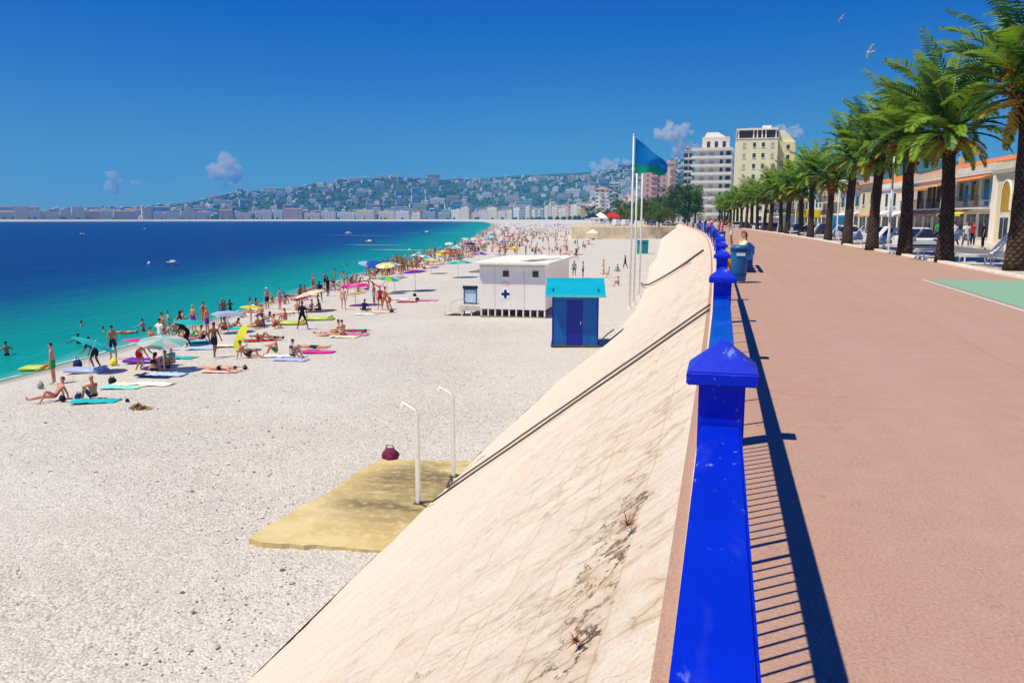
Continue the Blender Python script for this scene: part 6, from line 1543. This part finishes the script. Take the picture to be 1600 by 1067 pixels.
# distant teal hut, gazebo, white marquees and red awnings at the bend
x,y,z=gp(1004,397); r=empty('beach_hut',(x,y,z),.1); tl=M('teal hut board',(.03,.36,.36),.6); W2=1.0
m=MB(); m.box(-W2,0,.05,W2,1.8,2.5); m.build('wall',tl,r); m=MB(); m.box(-W2-.2,-.25,2.503,W2+.2,2.0,2.62); m.build('roof',WH,r); m=MB(); m.box(-.2,-.03,.1,.85,-.003,2.1); m.build('door',M('dark teal door',(.01,.20,.22),.6),r); m=MB(); m.box(-W2-.25,-.1,.0,-W2-.003,.05,2.5); m.build('post',WH,r)
tag(r,'small teal beach hut at the foot of the wall beyond the flagpoles','beach hut')
def canopy(px,py,w,h,mat,lab,grp=None,ground=True):
    x,y,z=gp(px,py) if ground else (*un(px,py,0),0); 
    if not ground: x,y,z=at_dist(px,342,305); z=-.9
    r=empty('gazebo',(x,y,z)); 
    for sx in(-1,1):
        for sy in(-1,1): m=MB().tube([(sx*w/2,sy*w/2,0),(sx*w/2,sy*w/2,h)],.06,6); m.build('pole',WH,r)
    a=w/2+.2; m=MB(); m.add([(-a,-a,h),(a,-a,h),(a,a,h),(-a,a,h),(0,0,h+w*.35),(-a,-a,h-.4),(a,-a,h-.4),(a,a,h-.4),(-a,a,h-.4)],[(0,1,4),(1,2,4),(2,3,4),(3,0,4),(0,5,6,1),(1,6,7,2),(2,7,8,3),(3,8,5,0)]); m.build('canopy',mat,r); tag(r,lab,'gazebo',grp)
canopy(926,374,3.4,2.0,cl('cream'),'cream beach gazebo on the open beach right of the cabin')
x,y,z=gp(927,375); o=bag('beach_bag',(x,y,z),2.2,M('brown canvas heap',(.16,.09,.06),.9),'brown heap of gear under the cream beach gazebo')
canopy(938,348,6,3,cl('white'),'white marquee left of the flagpoles at the bend',None,False); canopy(957,347,6,3.3,cl('red'),'red marquee between the white marquee and the flagpoles',None,False); canopy(926,347,5,3.2,cl('navy'),'navy marquee left of the white marquee',None,False)

# ------------------------------------------------------------------ boats, buoys, gulls
def boat(px,py,L,lab,yaw=0.2):
    x,y=un(px,py,SEA); r=empty('small_boat',(x,y,SEA),yaw); m=MB()
    st=[(-.5,.16,.02,.22),(-.3,.19,-.05,.21),(.1,.19,-.05,.22),(.35,.12,-.03,.26),(.5,.01,.1,.3)]
    vs=[];fs=[]
    for q,w_,zb,zt_ in st: vs+= [(q*L,-w_*L,zt_*L*.7),(q*L,-w_*L*.6,zb*L),(q*L,w_*L*.6,zb*L),(q*L,w_*L,zt_*L*.7)]
    for i in range(4):
        for k in range(3): a=i*4+k; fs.append((a,a+1,a+5,a+4))
    fs+= [(0,1,2,3)]; fs+=[(i*4+0,i*4+3,i*4+7,i*4+4) for i in range(4)]
    m.add(vs,fs); m.build('hull',M('white boat hull',(.85,.85,.83),.6),r)
    m=MB(); m.box(-.22*L,-.12*L,.05*L,.08*L,.12*L,.26*L); m.build('cabin',M('boat cabin white',(.8,.8,.8),.4),r,bevel=.02*L)
    m=MB(); m.box(-.58*L,-.05*L,.0,-.503*L,.05*L,.22*L); m.build('outboard_motor',M('dark bumper',(.05,.05,.055)),r); tag(r,lab,'boat')
boat(272,413,2.6,'small white boat anchored off the left side of the beach'); boat(545,366,4.5,'white motorboat with a thin wake, left of a second one',-.3); boat(579,380,4,'white boat nearest the beach in the middle of the bay',.1); boat(668,365,5,'white motorboat close under the far shore on the right',.2); boat(128,367,3,'tiny white boat out in the deep water on the left',1.2); boat(227,359,3.5,'tiny white boat farther out than the one on its left',.4); boat(424,349,5,'distant white boat just below the far waterfront',.4)
for k,(px,py) in enumerate(((640,391),(655,395),(692,398),(330,350),(233,413))):
    x,y=un(px,py,SEA); r=empty('buoy',(x,y,SEA)); m=MB(); lump(m,(0,0,.12),.28,.28,.28,amp=0); m.build('float',M('yellow buoy plastic' if k<3 else 'white buoy plastic',(.8,.6,.05) if k<3 else (.8,.8,.78),.4),r,smooth=True); m=MB().tube([(0,0,.3),(0,0,.75)],.03,6); m.build('mast',WH,r)
    tag(r,['yellow buoy off the crowded beach, left of two others','yellow buoy in the middle of three','yellow buoy nearest the curving shore','white buoy below the far waterfront','small white buoy left of the anchored boat'][k],'buoy')
for px,py,L,yw in ((560,368,40,-.2),(640,391,22,-.1),(690,364,45,.15),(585,383,18,0)):
    x,y=un(px,py,SEA); m=MB(); n=24; vs=[]
    for i in range(n+1):
        u=i/n; w_=.25+.5*(math.sin(PI*u))*(1+.6*mn.noise(Vector((u*14,px,0)))); vs+= [((u-.5)*L,-w_+.6*mn.noise(Vector((u*4,px,3))),0),((u-.5)*L,w_*.6+.6*mn.noise(Vector((u*4,px,3))),0)]
    m.add(vs,[(2*i,2*i+1,2*i+3,2*i+2) for i in range(n)]); o=m.build('wake_foam',M('wake foam',(.7,.78,.78),.8),loc=(x,y,SEA+.03)); o.rotation_euler=(0,0,yw); tag(o,kind='stuff',label='thin white streak of foam on the sea')
def gull(px,py,D,yaw,roll,s,lab):
    x,y,z=at_dist(px,py,D); m=MB()
    m.tube([(0,-.24,.0),(0,-.2,.0),(0,-.05,.0),(0,.1,.01),(0,.2,.03),(0,.25,.03),(0,.29,.02)],[.015,.04,.07,.065,.045,.042,.008],10)
    m.add([(-.03,-.2,.0),(.03,-.2,.0),(.07,-.38,.0),(-.07,-.38,.0),(-.03,-.2,.015),(.03,-.2,.015),(.07,-.38,.01),(-.07,-.38,.01)],[(0,1,2,3),(7,6,5,4),(0,4,5,1),(1,5,6,2),(2,6,7,3),(3,7,4,0)])
    o=m.build('seagull',M('white gull feathers',(.85,.84,.82),.8,.1,.05,6),smooth=True,loc=(x,y,z)); o.scale=(s,s,s); o.rotation_euler=(rad(-12),roll,yaw)
    for sg in (-1,1):
        st=[(.04,.13,-.06,.03),(.25,.17,-.05,.11),(.45,.13,-.07,.10),(.66,.01,-.09,.02)]; vs=[];fs=[]
        for q,a,b,zz in st: vs+= [(sg*q,a,zz),(sg*q,b,zz),(sg*q,b+.02,zz+.014),(sg*q,a-.02,zz+.018)]
        for i in range(3):
            for k in range(4): p=i*4+k; p2=i*4+(k+1)%4; fs.append((p,p2,p2+4,p+4))
        fs+=[(0,1,2,3),(12,13,14,15)]; MB().add(vs,fs).build('wing',M('grey gull wing',(.80,.80,.80),.8,.1,.05,6),o,smooth=True)
    tag(o,lab,'seagull')
gull(1360,81,68,1.9,.75,1,'white seagull gliding just above the palms'); gull(1315,29,120,2.3,.7,1,'smaller, higher seagull near the top of the sky')

# loose stones near the viewer
def stones():
    R=random.Random(4); m=MB(); base=[Vector(q) for q in ((1,0,0),(-1,0,0),(0,1,0),(0,-1,0),(0,0,1),(0,0,-1),(.7,.7,.3),(-.7,-.6,.35),(.65,-.7,.3),(-.6,.7,.3))]
    hull=bmesh.new(); 
    for q in base: hull.verts.new(q)
    bmesh.ops.convex_hull(hull,input=hull.verts); hull.verts.index_update(); bf=[tuple(v.index for v in f.verts) for f in hull.faces]; bv=[v.co.copy() for v in hull.verts]; hull.free()
    for k in range(7500):
        py=1067-(1067-560)*R.random()**.6; px=R.uniform(-30,900); x,y,z=gp(px,py)
        o=x-Rx(y)
        if o>toe_o(y)-.25 or x<Wx(y)+1 or (-8.9<x<-5.9 and 12.7<y<19): continue
        s=R.choice((.010,.013,.017,.024)) if R.random()<.975 else .042; a=R.uniform(0,6.3); c_,s_=math.cos(a),math.sin(a); sx,sy=s*R.uniform(.8,1.5),s*R.uniform(.7,1.1)
        m.add([(x+c_*v.x*sx-s_*v.y*sy,y+s_*v.x*sx+c_*v.y*sy,z+.3*s+v.z*s*.6) for v in bv],bf,R.choices((0,1,2),(6,3,.6))[0])
    tag(m.build('loose_pebbles',[M('pale pebble',(.66,.61,.55),.8),M('grey pebble',(.42,.39,.36),.8),M('dark pebble',(.16,.14,.13),.8)]),'loose pebbles scattered over the near beach','pebbles',kind='stuff')
stones()

# ------------------------------------------------------------------ clouds and air
def cloud(px,py,wpx,hpx,seed,lab,D=9800,dens=.013):
    R=random.Random(seed); x,y,z=at_dist(px,py,D); k=D/F_*1.02; W=wpx*k/2;H=hpx*k/2
    bm=bmesh.new()
    for i in range(34):
        u=R.uniform(-1,1); v=R.uniform(-1,1)
        if u*u+v*v>1: continue
        s=R.uniform(.22,.42)*min(W,H*1.3)
        bmesh.ops.create_icosphere(bm,subdivisions=2,radius=s,matrix=Matrix.Translation((u*(W-s*.6),R.uniform(-.5,.5)*W,v*(H-s*.6))))
    me=bpy.data.meshes.new('cloud'); bm.to_mesh(me); bm.free(); ob=link(bpy.data.objects.new('cloud',me))
    rm=ob.modifiers.new('r','REMESH'); rm.mode='VOXEL'; rm.voxel_size=min(W,H)*.07
    tx=bpy.data.textures.new('cloud_noise','CLOUDS'); tx.noise_scale=min(W,H)*.38; tx.noise_depth=4
    ds=ob.modifiers.new('d','DISPLACE'); ds.texture=tx; ds.strength=min(W,H)*.75; ds.mid_level=.55; ds.texture_coords='LOCAL'
    dg=bpy.context.evaluated_depsgraph_get(); me2=bpy.data.meshes.new_from_object(ob.evaluated_get(dg)); bpy.data.objects.remove(ob)
    t=bpy.data.materials.get('cloud vapour')
    if not t:
        t=bpy.data.materials.new('cloud vapour'); t.use_nodes=True; n=t.node_tree.nodes; n.clear(); out=n.new('ShaderNodeOutputMaterial'); pv=n.new('ShaderNodeVolumePrincipled')
        pv.inputs['Color'].default_value=(1,.94,.87,1); pv.inputs['Density'].default_value=dens; pv.inputs['Anisotropy'].default_value=-.3; t.node_tree.links.new(pv.outputs[0],out.inputs['Volume'])
    me2.materials.clear(); me2.materials.append(t); o=link(bpy.data.objects.new('cloud',me2)); o.location=(x,y,z); o.rotation_euler=(0,0,-math.atan2(x,y)); tag(o,lab,'cloud'); return o
cloud(352,268,46,50,1,'puffy white cloud above the left end of the hills'); 
cloud(176,286,26,30,3,'small faint cloud low over the far left shore'); cloud(1052,207,60,30,4,'bright cloud just left of the yellow block')
cloud(1070,238,40,36,5,'pinkish cloud between the flag and the white stepped block'); cloud(1226,207,56,22,6,'thin cloud behind the right side of the yellow block'); cloud(955,260,66,24,7,'low pinkish cloud bank left of the flag'); cloud(215,287,20,10,8,'tiny wisp of cloud low on the left')
def haze():
    m=MB(); m.box(-5200,-1100,-15,5400,5600,410)
    t=bpy.data.materials.new('air haze'); t.use_nodes=True; n=t.node_tree.nodes; n.clear(); out=n.new('ShaderNodeOutputMaterial'); pv=n.new('ShaderNodeVolumePrincipled')
    pv.inputs['Color'].default_value=(.10,.56,1,1); pv.inputs['Density'].default_value=.00012; pv.inputs['Anisotropy'].default_value=.0; t.node_tree.links.new(pv.outputs[0],out.inputs['Volume'])
    tag(m.build('haze',t),kind='stuff')
haze()
